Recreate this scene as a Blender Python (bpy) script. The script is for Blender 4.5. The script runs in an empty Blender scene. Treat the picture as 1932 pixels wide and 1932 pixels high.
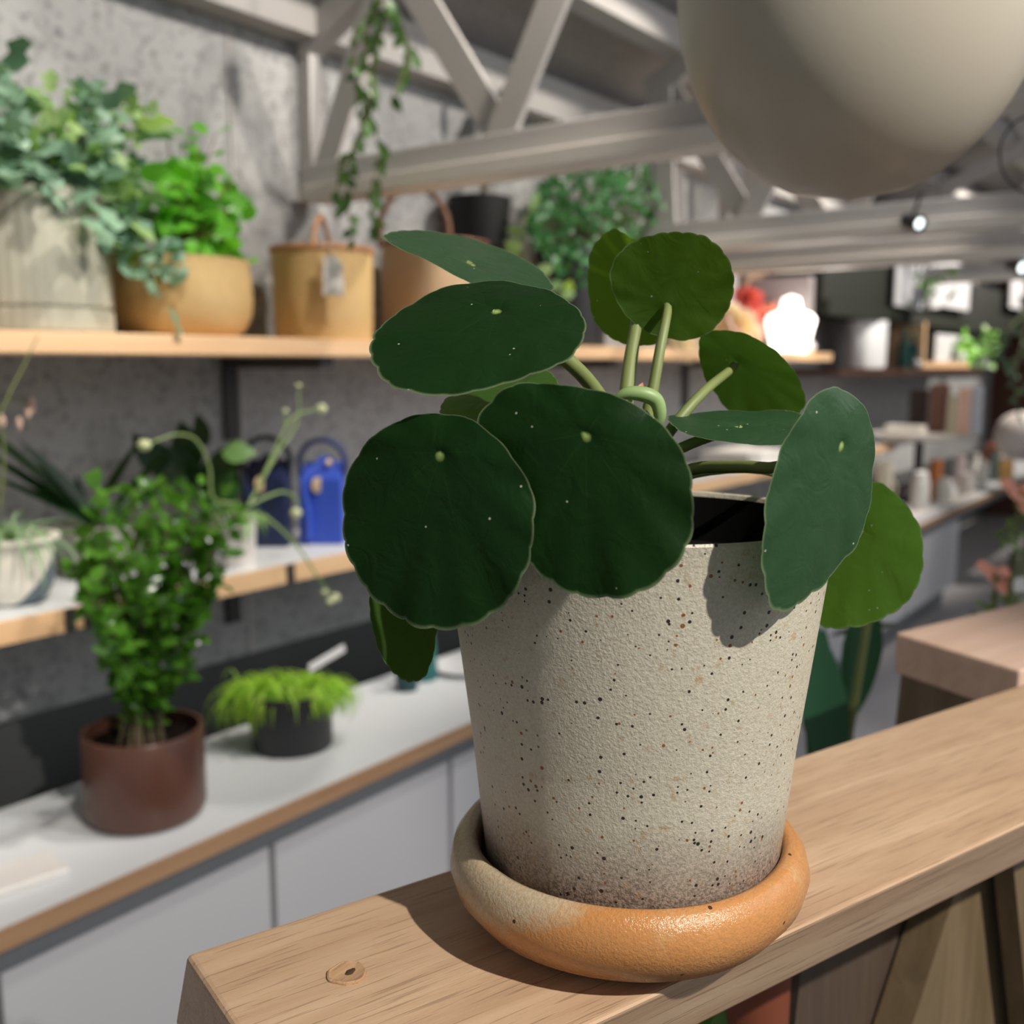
import bpy, math, random
from mathutils import Vector, Matrix
random.seed(7)
R = random.random
def U(a, b): return a + (b - a) * R()
scene = bpy.context.scene
col = scene.collection

# ------------------------------------------------------------------ camera
PSI = math.radians(36.6); PIT = math.radians(8.14); F = 1930.0
CZ = 1.10
cp, sp = math.cos(PIT), math.sin(PIT)
FH = Vector((math.cos(PSI), math.sin(PSI), 0))
RT = Vector((math.sin(PSI), -math.cos(PSI), 0))
FW = FH * cp + Vector((0, 0, -sp))
UP = FH * sp + Vector((0, 0, cp))
CAM = Vector((0, 0, CZ))
cd = bpy.data.cameras.new('camera'); cam = bpy.data.objects.new('camera', cd); col.objects.link(cam)
cam.matrix_world = Matrix(((RT.x, UP.x, -FW.x, 0), (RT.y, UP.y, -FW.y, 0), (RT.z, UP.z, -FW.z, CZ), (0, 0, 0, 1)))
cd.sensor_width = 36; cd.lens = 36 * F / 1932
cd.clip_start = 0.02; cd.clip_end = 60
cd.dof.use_dof = True; cd.dof.focus_distance = 0.31; cd.dof.aperture_fstop = 11.0
scene.camera = cam

# ------------------------------------------------------------------ world and exposure
w = bpy.data.worlds.new('world'); scene.world = w; w.use_nodes = True
w.node_tree.nodes['Background'].inputs[0].default_value = (0.93, 0.96, 1.0, 1)
w.node_tree.nodes['Background'].inputs[1].default_value = 0.30
scene.view_settings.view_transform = 'Standard'
scene.view_settings.look = 'None'
scene.view_settings.exposure = 0.0
scene.view_settings.gamma = 1.0
scene.view_settings.use_curve_mapping = False

def ray(px, py): return FW + RT * ((px - 966) / F) + UP * ((966 - py) / F)
def dep(px, py, d): return CAM + ray(px, py) * d
def onZ(px, py, z):
    r = ray(px, py); return CAM + r * ((z - CZ) / r.z)
def onY(px, py, y):
    r = ray(px, py); return CAM + r * (y / r.y)
def sx(px, Y, z):
    k = (px - 966) / F; dz = z - CZ
    return (Y * math.cos(PSI) + k * (Y * math.sin(PSI) * cp - dz * sp)) / (math.sin(PSI) - k * math.cos(PSI) * cp)
def zat(s, Y, py):
    h = s * math.cos(PSI) + Y * math.sin(PSI); k = (966 - py) / F
    return CZ + h * (k * cp - sp) / (cp + k * sp)
def mpp(p): return (Vector(p) - CAM).dot(FW) / F

# ------------------------------------------------------------------ lights (ceiling track spots of the shop and an added area fill)
def spot(loc, target, power, size=60, radius=0.03, color=(1, 0.93, 0.82), blend=0.5):
    l = bpy.data.lights.new('spot_light', 'SPOT'); l.energy = power; l.spot_size = math.radians(size)
    l.spot_blend = blend; l.shadow_soft_size = radius; l.color = color
    o = bpy.data.objects.new('spot_light', l); col.objects.link(o); o.location = loc
    o.rotation_euler = (Vector(target) - Vector(loc)).to_track_quat('-Z', 'Y').to_euler(); return o
def area(loc, target, power, sxx, syy, color=(1, 1, 1)):
    l = bpy.data.lights.new('area_light', 'AREA'); l.energy = power; l.shape = 'RECTANGLE'; l.size = sxx; l.size_y = syy; l.color = color
    o = bpy.data.objects.new('area_light', l); col.objects.link(o); o.location = loc
    o.rotation_euler = (Vector(target) - Vector(loc)).to_track_quat('-Z', 'Y').to_euler(); return o
PC = CAM + FH * 0.340 + RT * 0.0415           # axis of the front pot
PC.z = 0
POTL = Vector((PC.x, PC.y, CZ - 0.1))
spot(POTL + RT * 0.70 - FH * 0.72 + Vector((0, 0, 0.92)), POTL, 108, 44, 0.014, (1, 0.94, 0.87))
spot(POTL + RT * 0.45 + FH * 0.75 + Vector((0, 0, 1.15)), POTL + Vector((0, 0, .06)), 4, 34, 0.02, (1, 0.93, 0.84))
for s, tz, pw in ((0.35, .1, 75), (1.15, .1, 85), (2.0, .1, 75), (3.0, 0, 95), (4.2, 0, 165), (5.6, 0, 210), (7.0, 0, 180)):
    spot((s + .25, 0.50, CZ + 1.15), (s, 1.55, CZ + tz + .12), pw*.88, 66, 0.03, (1, 0.92, 0.82))
for s in (0.9, 2.4):
    spot((s + .1, 0.55, CZ + 1.1), (s - .15, 1.25, CZ - .65), 30, 58, 0.03, (1, 0.97, 0.93))
spot((3.2, 0.6, CZ + 1.0), (3.0, 1.5, CZ + .1), 22, 22, 0.03, (1, 0.93, 0.86))
area((2.6, -1.4, CZ + .9), (2.6, 1.0, CZ - .4), 30, 3.0, 1.2, (0.95, 0.97, 1.0))  # added fill with no fixture, brightens the cabinet fronts

# ------------------------------------------------------------------ mesh helpers
def wloc(o):
    p = Vector((0, 0, 0))
    while o is not None: p = p + o.location; o = o.parent
    return p
class MB:
    def __init__(s): s.v = []; s.f = []; s.uv = None
    def add(s, vs, fs):
        o = len(s.v); s.v += [tuple(v) for v in vs]; s.f += [tuple(i + o for i in f) for f in fs]; return s
    def box(s, a, b, M=None):
        x0, y0, z0 = a; x1, y1, z1 = b
        vs = [Vector(p) for p in ((x0,y0,z0),(x1,y0,z0),(x1,y1,z0),(x0,y1,z0),(x0,y0,z1),(x1,y0,z1),(x1,y1,z1),(x0,y1,z1))]
        if M: vs = [M @ v for v in vs]
        return s.add(vs, [(0,3,2,1),(4,5,6,7),(0,1,5,4),(1,2,6,5),(2,3,7,6),(3,0,4,7)])
    def hexa(s, vs): return s.add(vs, [(0,3,2,1),(4,5,6,7),(0,1,5,4),(1,2,6,5),(2,3,7,6),(3,0,4,7)])
    def bar(s, a, b, wx, wy, upv=Vector((0, 0, 1))):
        a = Vector(a); b = Vector(b); d = (b - a).normalized()
        x = d.cross(upv)
        if x.length < 1e-4: x = d.cross(Vector((1, 0, 0)))
        x.normalize(); y = x.cross(d)
        vs = []
        for p in (a, b):
            for i, j in ((-1,-1),(1,-1),(1,1),(-1,1)): vs.append(p + x * (i * wx / 2) + y * (j * wy / 2))
        return s.hexa(vs)
    def lathe(s, prof, c=(0, 0, 0), n=40, rf=None, sx_=1, sy_=1, M=None):
        vs = []; fs = []; c = Vector(c)
        for r, z in prof:
            for i in range(n):
                a = 2 * math.pi * i / n; q = rf(a, z, r) if rf else r
                p = Vector((q * math.cos(a) * sx_, q * math.sin(a) * sy_, z))
                if M: p = M @ p
                vs.append(c + p)
        for k in range(len(prof) - 1):
            for i in range(n):
                j = (i + 1) % n; fs.append((k*n+i, k*n+j, (k+1)*n+j, (k+1)*n+i))
        fs.append(tuple(reversed(range(n)))); fs.append(tuple((len(prof)-1)*n + i for i in range(n)))
        return s.add(vs, fs)
    def tube(s, pts, rad, n=8, sub=4):
        pts = [Vector(p) for p in pts]
        if sub > 1 and len(pts) > 2: pts = smooth(pts, sub)
        m = len(pts); vs = []; fs = []
        t0 = (pts[1] - pts[0]).normalized()
        x = t0.cross(Vector((0, 0, 1)))
        if x.length < 1e-3: x = t0.cross(Vector((1, 0, 0)))
        x.normalize()
        for k, p in enumerate(pts):
            t = (pts[min(k+1, m-1)] - pts[max(k-1, 0)]).normalized()
            x = (x - t * x.dot(t)).normalized(); y = t.cross(x)
            u = k / (m - 1)
            r = rad(u) if callable(rad) else rad
            for i in range(n):
                a = 2 * math.pi * i / n; vs.append(p + x * (r * math.cos(a)) + y * (r * math.sin(a)))
        for k in range(m - 1):
            for i in range(n):
                j = (i + 1) % n; fs.append((k*n+i, k*n+j, (k+1)*n+j, (k+1)*n+i))
        fs.append(tuple(reversed(range(n)))); fs.append(tuple((m-1)*n + i for i in range(n)))
        return s.add(vs, fs)
    def ball(s, c, r, n=12, sc=(1, 1, 1), wob=0):
        c = Vector(c); prof = []
        m = max(6, n // 2 + 1)
        vs = []; fs = []
        for k in range(m + 1):
            ph = math.pi * k / m
            for i in range(n):
                a = 2 * math.pi * i / n
                q = r * (1 + wob * math.sin(3 * a + 5 * ph) * math.sin(2 * ph + a))
                vs.append(c + Vector((q*math.sin(ph)*math.cos(a)*sc[0], q*math.sin(ph)*math.sin(a)*sc[1], -q*math.cos(ph)*sc[2])))
        for k in range(m):
            for i in range(n):
                j = (i + 1) % n; fs.append((k*n+i, k*n+j, (k+1)*n+j, (k+1)*n+i))
        return s.add(vs, fs)
    def leaf(s, base, d, nrm, L, W, shape='oval', bend=0.3, rows=5, fold=0.15):
        base = Vector(base); d = Vector(d).normalized(); nrm = Vector(nrm)
        nrm = (nrm - d * nrm.dot(d))
        if nrm.length < 1e-3: nrm = d.orthogonal()
        nrm.normalize(); side = d.cross(nrm)
        vs = []; fs = []; p = base.copy(); dd = d.copy(); nn = nrm.copy(); st = L / rows
        for k in range(rows + 1):
            t = k / rows
            if shape == 'round': wv = math.sqrt(max(0, 1 - (2*t - 1)**2)) * W / 2 + W * 0.02
            elif shape == 'strap': wv = W / 2 * min(1, (t + .25) * 1.6) * (1 - t**4) + 1e-4
            elif shape == 'lobed': wv = W / 2 * math.sin(math.pi * (0.08 + .9 * t)) * (1 + .45 * math.sin(k * 2.4)) + 1e-4
            else: wv = W / 2 * math.sin(math.pi * min(1, t ** .8)) + W * .015
            vs += [p - side * wv + nn * (fold * wv), p.copy(), p + side * wv + nn * (fold * wv)]
            a = bend / rows
            dd = (dd - nn * a).normalized(); nn = (nn - dd * nn.dot(dd)).normalized()
            p = p + dd * st
        for k in range(rows):
            o = 3 * k; fs += [(o, o+1, o+4, o+3), (o+1, o+2, o+5, o+4)]
        return s.add(vs, fs)
    def build(s, name, m, parent=None, smooth_=True, bevel=0, loc=None):
        me = bpy.data.meshes.new(name)
        if loc is None and parent is not None: loc = wloc(parent)
        if loc is None and parent is None:
            xs = [v[0] for v in s.v]; ys = [v[1] for v in s.v]; zs = [v[2] for v in s.v]
            loc = ((min(xs)+max(xs))/2, (min(ys)+max(ys))/2, min(zs))
        loc = Vector(loc)
        me.from_pydata([tuple(Vector(v) - loc) for v in s.v], [], s.f); me.update()
        if s.uv:
            ul = me.uv_layers.new(name='UVMap')
            for lp in me.loops: ul.data[lp.index].uv = s.uv[lp.vertex_index]
        if smooth_:
            me.polygons.foreach_set('use_smooth', [True] * len(me.polygons))
            if smooth_ is True:
                try: me.set_sharp_from_angle(angle=math.radians(42))
                except Exception: pass
        me.materials.append(m)
        o = bpy.data.objects.new(name, me); col.objects.link(o)
        if parent is not None:
            o.parent = parent
        else: o.location = loc
        if bevel:
            b = o.modifiers.new('bevel', 'BEVEL'); b.width = bevel; b.segments = 3; b.limit_method = 'ANGLE'
        return o

def smooth(pts, sub, closed=False):
    n = len(pts); out = []
    rng = range(n) if closed else range(n - 1)
    for i in rng:
        if closed: p0, p1, p2, p3 = pts[(i-1) % n], pts[i], pts[(i+1) % n], pts[(i+2) % n]
        else: p0, p1, p2, p3 = pts[max(i-1, 0)], pts[i], pts[i+1], pts[min(i+2, n-1)]
        for j in range(sub):
            t = j / sub
            out.append(0.5 * ((2*p1) + (p2-p0)*t + (2*p0-5*p1+4*p2-p3)*t*t + (3*p1-p0-3*p2+p3)*t*t*t))
    if not closed: out.append(pts[-1])
    return out

def thing(name, loc, label, cat, group=None):
    o = bpy.data.objects.new(name, None); col.objects.link(o); o.location = loc; o.empty_display_size = .02
    o['label'] = label; o['category'] = cat
    if group: o['group'] = group
    return o
def tag(o, label, cat, group=None):
    o['label'] = label; o['category'] = cat
    if group: o['group'] = group
    return o
def struct(o): o['kind'] = 'structure'; return o
def dup(o, parent=None, loc=None):
    c = o.copy(); col.objects.link(c)
    if parent is not None: c.parent = parent
    if loc is not None: c.location = loc
    for ch in list(o.children): dup(ch, c)
    return c

# ------------------------------------------------------------------ materials
class NT:
    def __init__(s, name):
        s.m = bpy.data.materials.new(name); s.m.use_nodes = True; s.t = s.m.node_tree; s.n = s.t.nodes
        s.b = s.n['Principled BSDF']; s.out = s.n['Material Output']
    def node(s, ty, **kw):
        nd = s.n.new(ty)
        for k, v in kw.items():
            if k.startswith('i_'): nd.inputs[k[2:].replace('_', ' ')].default_value = v
            else: setattr(nd, k, v)
        return nd
    def link(s, a, b): s.t.links.new(a, b)
    def coords(s, kind='Object', scale=(1, 1, 1), rot=(0, 0, 0)):
        tc = s.node('ShaderNodeTexCoord'); mp = s.node('ShaderNodeMapping')
        mp.inputs['Scale'].default_value = scale; mp.inputs['Rotation'].default_value = rot
        s.link(tc.outputs[kind], mp.inputs[0]); return mp.outputs[0]
    def noise(s, vec, scale, detail=3, rough=.5, dist=0):
        nd = s.node('ShaderNodeTexNoise'); nd.inputs['Scale'].default_value = scale; nd.inputs['Detail'].default_value = detail
        nd.inputs['Roughness'].default_value = rough; nd.inputs['Distortion'].default_value = dist
        s.link(vec, nd.inputs['Vector']); return nd.outputs['Fac']
    def voro(s, vec, scale, rnd=1):
        nd = s.node('ShaderNodeTexVoronoi'); nd.inputs['Scale'].default_value = scale; nd.inputs['Randomness'].default_value = rnd
        s.link(vec, nd.inputs['Vector']); return nd
    def ramp(s, fac, stops, interp='LINEAR'):
        r = s.node('ShaderNodeValToRGB'); r.color_ramp.interpolation = interp
        e = r.color_ramp.elements
        while len(e) < len(stops): e.new(0.5)
        for k, (p, c) in enumerate(stops):
            e[k].position = p; e[k].color = (*c, 1) if len(c) == 3 else (c[0],)*3 + (1,)
        s.link(fac, r.inputs[0]); return r.outputs[0]
    def mix(s, fac, a, b, mode='MIX'):
        nd = s.node('ShaderNodeMix', data_type='RGBA', blend_type=mode)
        for inp, v in ((nd.inputs[0], fac), (nd.inputs[6], a), (nd.inputs[7], b)):
            if isinstance(v, (int, float)): inp.default_value = v
            elif isinstance(v, tuple): inp.default_value = (*v, 1)
            else: s.link(v, inp)
        return nd.outputs[2]
    def math(s, op, a, b=None, c=None):
        nd = s.node('ShaderNodeMath', operation=op)
        for k, v in enumerate((a, b, c)):
            if v is None: continue
            if isinstance(v, (int, float)): nd.inputs[k].default_value = v
            else: s.link(v, nd.inputs[k])
        return nd.outputs[0]
    def bump(s, h, st=.3, d=.001):
        nd = s.node('ShaderNodeBump'); nd.inputs['Strength'].default_value = st; nd.inputs['Distance'].default_value = d
        s.link(h, nd.inputs['Height']); s.link(nd.outputs[0], s.b.inputs['Normal']); return nd
    def color(s, c):
        if isinstance(c, tuple): s.b.inputs['Base Color'].default_value = (*c, 1)
        else: s.link(c, s.b.inputs['Base Color'])
    def rough(s, v):
        if isinstance(v, (int, float)): s.b.inputs['Roughness'].default_value = v
        else: s.link(v, s.b.inputs['Roughness'])

def plain(name, c, r=.5, var=.08, sc=30, metal=0, spec=.5, trans=0, em=0):
    t = NT(name); v = t.coords()
    n = t.noise(v, sc, 3)
    t.color(t.mix(n, tuple(x * (1 - var) for x in c), tuple(min(1, x * (1 + var)) for x in c)))
    t.rough(r); t.b.inputs['Metallic'].default_value = metal; t.b.inputs['Specular IOR Level'].default_value = spec
    t.b.inputs['Transmission Weight'].default_value = trans
    if em: t.b.inputs['Emission Color'].default_value = (*c, 1); t.b.inputs['Emission Strength'].default_value = em
    return t.m

def wood(name, c1, c2, c3, rot=0, scale=1.0, rough=.45, axis='X', pores=True):
    t = NT(name)
    st = {'X': (1, 14, 14), 'Y': (14, 1, 14), 'Z': (14, 14, 1)}[axis]
    v = t.coords('Object', tuple(x * scale for x in st))
    g = t.noise(v, 3.0, 9, .68, .7)
    c = t.ramp(g, [(.30, c1), (.5, c2), (.68, c3)])
    g2 = t.noise(v, .9, 2)
    c = t.mix(t.ramp(g2, [(.35, (0,)), (.65, (1,))]), c, t.mix(.35, c, c1))
    if pores:
        st2 = {'X': (9, 260, 260), 'Y': (260, 9, 260), 'Z': (260, 260, 9)}[axis]
        v2 = t.coords('Object', tuple(x * scale for x in st2))
        p = t.noise(v2, 2.0, 2, .5)
        pm = t.ramp(p, [(.57, (0,)), (.66, (1,))])
        c = t.mix(t.math('MULTIPLY', pm, .5), c, tuple(x * .55 for x in c1))
        t.bump(t.math('MULTIPLY_ADD', pm, -.6, g), .25, .0006)
    t.color(c); t.rough(rough); return t.m

def leafmat(name, c1, c2, rough=.4, trans=.3, back=None):
    t = NT(name); v = t.coords()
    geo = t.node('ShaderNodeNewGeometry')
    n = t.noise(v, 60, 2)
    f = t.math('MULTIPLY_ADD', n, .5, t.math('MULTIPLY', geo.outputs['Random Per Island'], .6))
    c = t.mix(f, c1, c2); t.color(c); t.rough(rough)
    tr = t.node('ShaderNodeBsdfTranslucent'); mx = t.node('ShaderNodeMixShader'); mx.inputs[0].default_value = trans
    t.link(t.mix(1.0, c, (1.6, 1.9, .7), 'MULTIPLY'), tr.inputs[0])
    t.link(t.b.outputs[0], mx.inputs[1]); t.link(tr.outputs[0], mx.inputs[2]); t.link(mx.outputs[0], t.out.inputs[0])
    return t.m

def concrete(name, base, dark, speck=True):
    t = NT(name); v = t.coords()
    a = t.noise(v, 2.2, 4, .6); b = t.noise(v, 62, 4, .65); d = t.noise(v, 14, 3, .6)
    c = t.mix(a, tuple(x * .86 for x in base), tuple(x * 1.12 for x in base))
    if speck:
        c = t.mix(t.ramp(b, [(.52, (0,)), (.66, (.8,))]), c, dark)
        c = t.mix(t.ramp(d, [(.52, (0,)), (.72, (.45,))]), c, dark)
    t.color(c); t.rough(.85); t.bump(b, .4, .003); return t.m

def weave(name, c1, c2, sc=1.0, ring=220):
    t = NT(name); v = t.coords()
    wv = t.node('ShaderNodeTexWave', wave_type='BANDS', bands_direction='Z'); wv.inputs['Scale'].default_value = ring * sc / 3.0
    wv.inputs['Distortion'].default_value = 1.2; wv.inputs['Detail Scale'].default_value = 3
    t.link(v, wv.inputs['Vector'])
    b = t.noise(t.coords('Object', (90, 90, 14)), 3, 2)
    c = t.mix(t.math('MULTIPLY_ADD', wv.outputs['Fac'], .5, t.math('MULTIPLY', b, .5)), c1, c2)
    t.color(c); t.rough(.7); t.bump(wv.outputs['Fac'], .6, .002); return t.m

M_oak = wood('oak', (.40, .25, .15), (.53, .36, .225), (.63, .455, .30), scale=1.6, rough=.42)
M_oakdark = wood('shaded_dark_board', (.055, .036, .024), (.08, .054, .036), (.10, .07, .048), scale=2.0, axis='Z', rough=.6, pores=False)  # dark wood with the shade under the rail put into its colour
M_oakleg = wood('oak_leg', (.12, .085, .043), (.17, .12, .064), (.21, .15, .085), scale=2.0, axis='Z', rough=.55, pores=False)  # leg wood darkened so its colour carries the shade below the rail
M_pink = wood('reddish_oak', (.54, .36, .27), (.66, .46, .35), (.74, .54, .42), scale=1.2, rough=.5, pores=False)
M_shelf = wood('shelf_wood', (.62, .38, .20), (.74, .48, .27), (.80, .56, .34), scale=.5, rough=.5, pores=False)
M_ply = wood('plywood_edge', (.30, .17, .09), (.42, .25, .14), (.50, .32, .19), scale=.6, rough=.5, pores=False)
M_wall = concrete('speckled_wall', (.36, .36, .36), (.15, .15, .15))
M_lowwall = concrete('dark_lower_wall', (.075, .077, .078), (.04, .04, .04), False)
M_lam = plain('white_laminate', (.66, .68, .70), .38, .03)
M_door = plain('cabinet_white', (.56, .56, .585), .45, .03, 4)
M_strip = plain('grey_metal_strip', (.15, .16, .175), .4, .06)
M_truss = plain('truss_paint', (.42, .40, .385), .5, .06, 12)
M_track = plain('track_paint', (.66, .62, .57), .45, .05, 12)
M_ceil = concrete('ceiling_deck', (.40, .375, .365), (.28, .26, .25))
M_black = plain('black_matte', (.018, .018, .019), .5, .2)
M_bracket = plain('black_iron', (.03, .028, .028), .5, .1)
M_soil = None
t = NT('soil'); v = t.coords(); n_ = t.noise(v, 300, 4, .7)
t.color(t.ramp(n_, [(.4, (.004, .003, .003)), (.7, (.016, .012, .009))])); t.rough(.95); t.b.inputs['Specular IOR Level'].default_value = .1; t.bump(n_, 1, .003); M_soil = t.m
M_white = plain('white_card', (.85, .84, .83), .5, .03)
M_stem = leafmat('pale_stem', (.13, .17, .04), (.21, .25, .085), .5, .08)
M_woody = plain('woody_stem', (.10, .075, .04), .8, .3, 60)
M_basket = weave('straw_basket', (.48, .31, .12), (.74, .52, .24), 1.0)
M_basket2 = weave('pale_straw_basket', (.46, .31, .17), (.62, .44, .27), 1.0)
M_leather = plain('brown_leather', (.16, .07, .035), .5, .3, 50)

# --- speckled glaze of the front pot
def glaze():
    t = NT('speckled_glaze'); v = t.coords()
    z = t.node('ShaderNodeSeparateXYZ'); t.link(v, z.inputs[0]); zz = z.outputs['Z']
    a = t.noise(v, 28, 4, .6); g = t.noise(v, 900, 3, .7); mid = t.noise(v, 260, 3, .6)
    c = t.mix(a, (.44, .425, .33), (.57, .52, .41))
    c = t.mix(t.ramp(g, [(.35, (0,)), (.7, (1,))]), t.mix(.35, c, (.30, .26, .18)), t.mix(.25, c, (.72, .66, .54)))
    c = t.mix(t.ramp(t.math('MULTIPLY_ADD', a, .022, zz), [(.036, (1,)), (.058, (0,))]), c, t.mix(t.ramp(g, [(.4, (0,)), (.6, (1,))]), (.13, .10, .08), (.33, .25, .195)))
    c = t.mix(t.ramp(mid, [(.60, (0,)), (.70, (.5,))]), c, (.36, .22, .10))
    d = t.voro(v, 480); rr = t.noise(v, 85, 2)
    lim = t.math('MULTIPLY_ADD', rr, .60, -.08)
    spk = t.math('LESS_THAN', d.outputs['Distance'], lim)
    pick = t.node('ShaderNodeSeparateColor'); t.link(d.outputs['Color'], pick.inputs[0])
    sel = t.math('GREATER_THAN', pick.outputs[0], .66)
    brown = t.math('GREATER_THAN', pick.outputs[1], .72)
    sc = t.mix(brown, (.022, .017, .012), (.22, .09, .02))
    c = t.mix(t.math('MULTIPLY', spk, sel), c, sc)
    d2 = t.voro(v, 130); p2 = t.node('ShaderNodeSeparateColor'); t.link(d2.outputs['Color'], p2.inputs[0])
    s2 = t.math('MULTIPLY', t.math('LESS_THAN', d2.outputs['Distance'], .085), t.math('GREATER_THAN', p2.outputs[0], .6))
    c = t.mix(s2, c, sc)
    t.color(c); t.rough(t.math('MULTIPLY_ADD', g, .35, .22)); t.b.inputs['Specular IOR Level'].default_value = .55
    t.bump(t.math('MULTIPLY_ADD', mid, .25, g), .55, .0007); return t.m
M_glaze = glaze()
def saucerm():
    t = NT('flame_orange_glaze'); v = t.coords()
    rt = t.coords('Object', (1, 1, 1), (0, 0, -PSI + math.pi / 2))
    sp_ = t.node('ShaderNodeSeparateXYZ'); t.link(rt, sp_.inputs[0])
    a = t.noise(v, 22, 4, .6, .4); g = t.noise(v, 800, 3, .7); b = t.noise(v, 55, 3, .6)
    c = t.mix(a, (.44, .18, .05), (.56, .27, .095))
    hgt = t.math('MULTIPLY_ADD', sp_.outputs['Z'], 22, t.math('MULTIPLY', sp_.outputs['X'], -7.5))
    f = t.math('MULTIPLY_ADD', a, .9, t.math('ADD', hgt, -.98))
    c = t.mix(t.ramp(f, [(.12, (0,)), (.28, (.85,))]), c, (.46, .41, .29))
    c = t.mix(t.ramp(b, [(.52, (0,)), (.66, (.35,))]), c, (.58, .38, .19))
    low = t.math('MULTIPLY_ADD', sp_.outputs['Z'], -30, t.math('MULTIPLY_ADD', sp_.outputs['X'], -10, a))
    c = t.mix(t.ramp(low, [(.35, (0,)), (.6, (.6,))]), c, (.42, .26, .15))
    c = t.mix(t.ramp(g, [(.35, (.35,)), (.6, (0,))]), c, (.28, .15, .06))
    d2 = t.voro(v, 130); p2 = t.node('ShaderNodeSeparateColor'); t.link(d2.outputs['Color'], p2.inputs[0])
    s2 = t.math('MULTIPLY', t.math('LESS_THAN', d2.outputs['Distance'], .09), t.math('GREATER_THAN', p2.outputs[0], .72))
    c = t.mix(s2, c, (.04, .02, .012))
    t.color(c); t.rough(t.math('MULTIPLY_ADD', g, .3, .06)); t.bump(g, .45, .0008); return t.m
M_saucer = saucerm()
def pilea(name, top, top2, trans, tcol, rough=.42, spec=.27):
    t = NT(name)
    uv = t.node('ShaderNodeUVMap'); s = t.node('ShaderNodeSeparateXYZ'); t.link(uv.outputs[0], s.inputs[0])
    v = t.coords(); rho, th = s.outputs['X'], s.outputs['Y']
    a = t.noise(v, 45, 3); fine = t.noise(v, 1400, 2); pk = t.voro(v, 150)
    c = t.mix(a, top, top2)
    # pale veins that fan out from the petiole
    vs = t.math('ABSOLUTE', t.math('SINE', t.math('MULTIPLY', th, math.pi * 7)))
    vein = t.math('MULTIPLY', t.math('LESS_THAN', vs, .05), t.ramp(rho, [(.05, (.16,)), (.5, (.0,))]))
    c = t.mix(vein, c, (.10, .18, .06))
    c = t.mix(t.ramp(rho, [(.018, (1,)), (.055, (0,))]), c, (.30, .42, .12))
    c = t.mix(t.ramp(rho, [(.975, (0,)), (.995, (.6,))]), c, (.20, .26, .14))
    sx_ = t.voro(v, 420); sc_ = t.node('ShaderNodeSeparateColor'); t.link(sx_.outputs['Color'], sc_.inputs[0])
    dust = t.math('MULTIPLY', t.math('LESS_THAN', sx_.outputs['Distance'], .14), t.math('GREATER_THAN', sc_.outputs[0], .955))
    c = t.mix(dust, c, (.40, .44, .36))
    t.color(c)
    rg = t.math('MULTIPLY_ADD', t.noise(v, 90, 3), .3, rough - .15); t.rough(rg)
    t.b.inputs['Specular IOR Level'].default_value = spec
    h = t.math('MULTIPLY_ADD', fine, .12, t.noise(v, 110, 2, .5, 1.2)); t.bump(h, .30, .0016)
    tr = t.node('ShaderNodeBsdfTranslucent'); mx = t.node('ShaderNodeMixShader'); mx.inputs[0].default_value = trans
    t.link(t.mix(t.ramp(rho, [(0, (.6,)), (1, (0,))]), tcol, tuple(x * .75 for x in tcol)), tr.inputs[0])
    t.link(t.b.outputs[0], mx.inputs[1]); t.link(tr.outputs[0], mx.inputs[2]); t.link(mx.outputs[0], t.out.inputs[0])
    return t.m
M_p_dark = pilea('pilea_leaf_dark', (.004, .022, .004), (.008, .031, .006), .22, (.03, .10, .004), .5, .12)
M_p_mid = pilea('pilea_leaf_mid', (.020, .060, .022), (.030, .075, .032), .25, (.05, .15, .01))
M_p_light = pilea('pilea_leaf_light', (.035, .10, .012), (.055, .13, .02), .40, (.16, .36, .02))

# ================================================================== LARGE STRUCTURE
WY = 1.69
struct(MB().box((-1.5, -3.2, -.1), (8.4, WY + .2, 0)).build('floor', plain('floor_grey', (.42, .41, .42), .5, .05, 3), smooth_=False))
struct(MB().box((-1.5, WY, 0), (8.4, WY + .12, CZ + .80)).build('wall_back', M_wall, smooth_=False))
struct(MB().box((8.2, -3.2, 0), (8.32, WY, CZ + 2.4)).build('wall_far', plain('red_brown_wall', (.10, .035, .022), .7, .15, 3), smooth_=False))
TA = math.tan(math.radians(25))
def roofz(y): return CZ + .78 + (WY - y) * TA
cb = MB(); y0, y1 = WY + .12, -3.2
cb.hexa([(-1.5, y1, roofz(y1)), (8.4, y1, roofz(y1)), (8.4, y0, roofz(y0)), (-1.5, y0, roofz(y0)),
         (-1.5, y1, roofz(y1)+.06), (8.4, y1, roofz(y1)+.06), (8.4, y0, roofz(y0)+.06), (-1.5, y0, roofz(y0)+.06)])
struct(cb.build('ceiling', M_ceil, smooth_=False))
# dark lower wall, its colour also carrying the shade behind the counter, wall plate, panel seam strips
struct(MB().box((-1.5, WY - .014, 0), (8.2, WY, CZ - .60)).build('wall_back_lower', M_lowwall, smooth_=False))
struct(MB().box((-1.5, WY - .07, CZ + .66), (8.2, WY, CZ + .76)).build('trim_1', M_truss, smooth_=False))
for k, px in enumerate((418,)):
    s = sx(px + 20, WY, CZ + .4)
    struct(MB().box((s - .0035, WY - .003, CZ - .60), (s + .0035, WY, CZ + .66)).build('trim_%d' % (k + 2), M_truss, smooth_=False))
# purlins under the roof deck
for k in range(9):
    y = WY - .32 - k * .30
    z = roofz(y)
    struct(MB().box((-1.5, y - .035, z - .105), (8.2, y + .035, z - .03)).build('trim_%d' % (k + 3), M_truss, smooth_=False))

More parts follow.
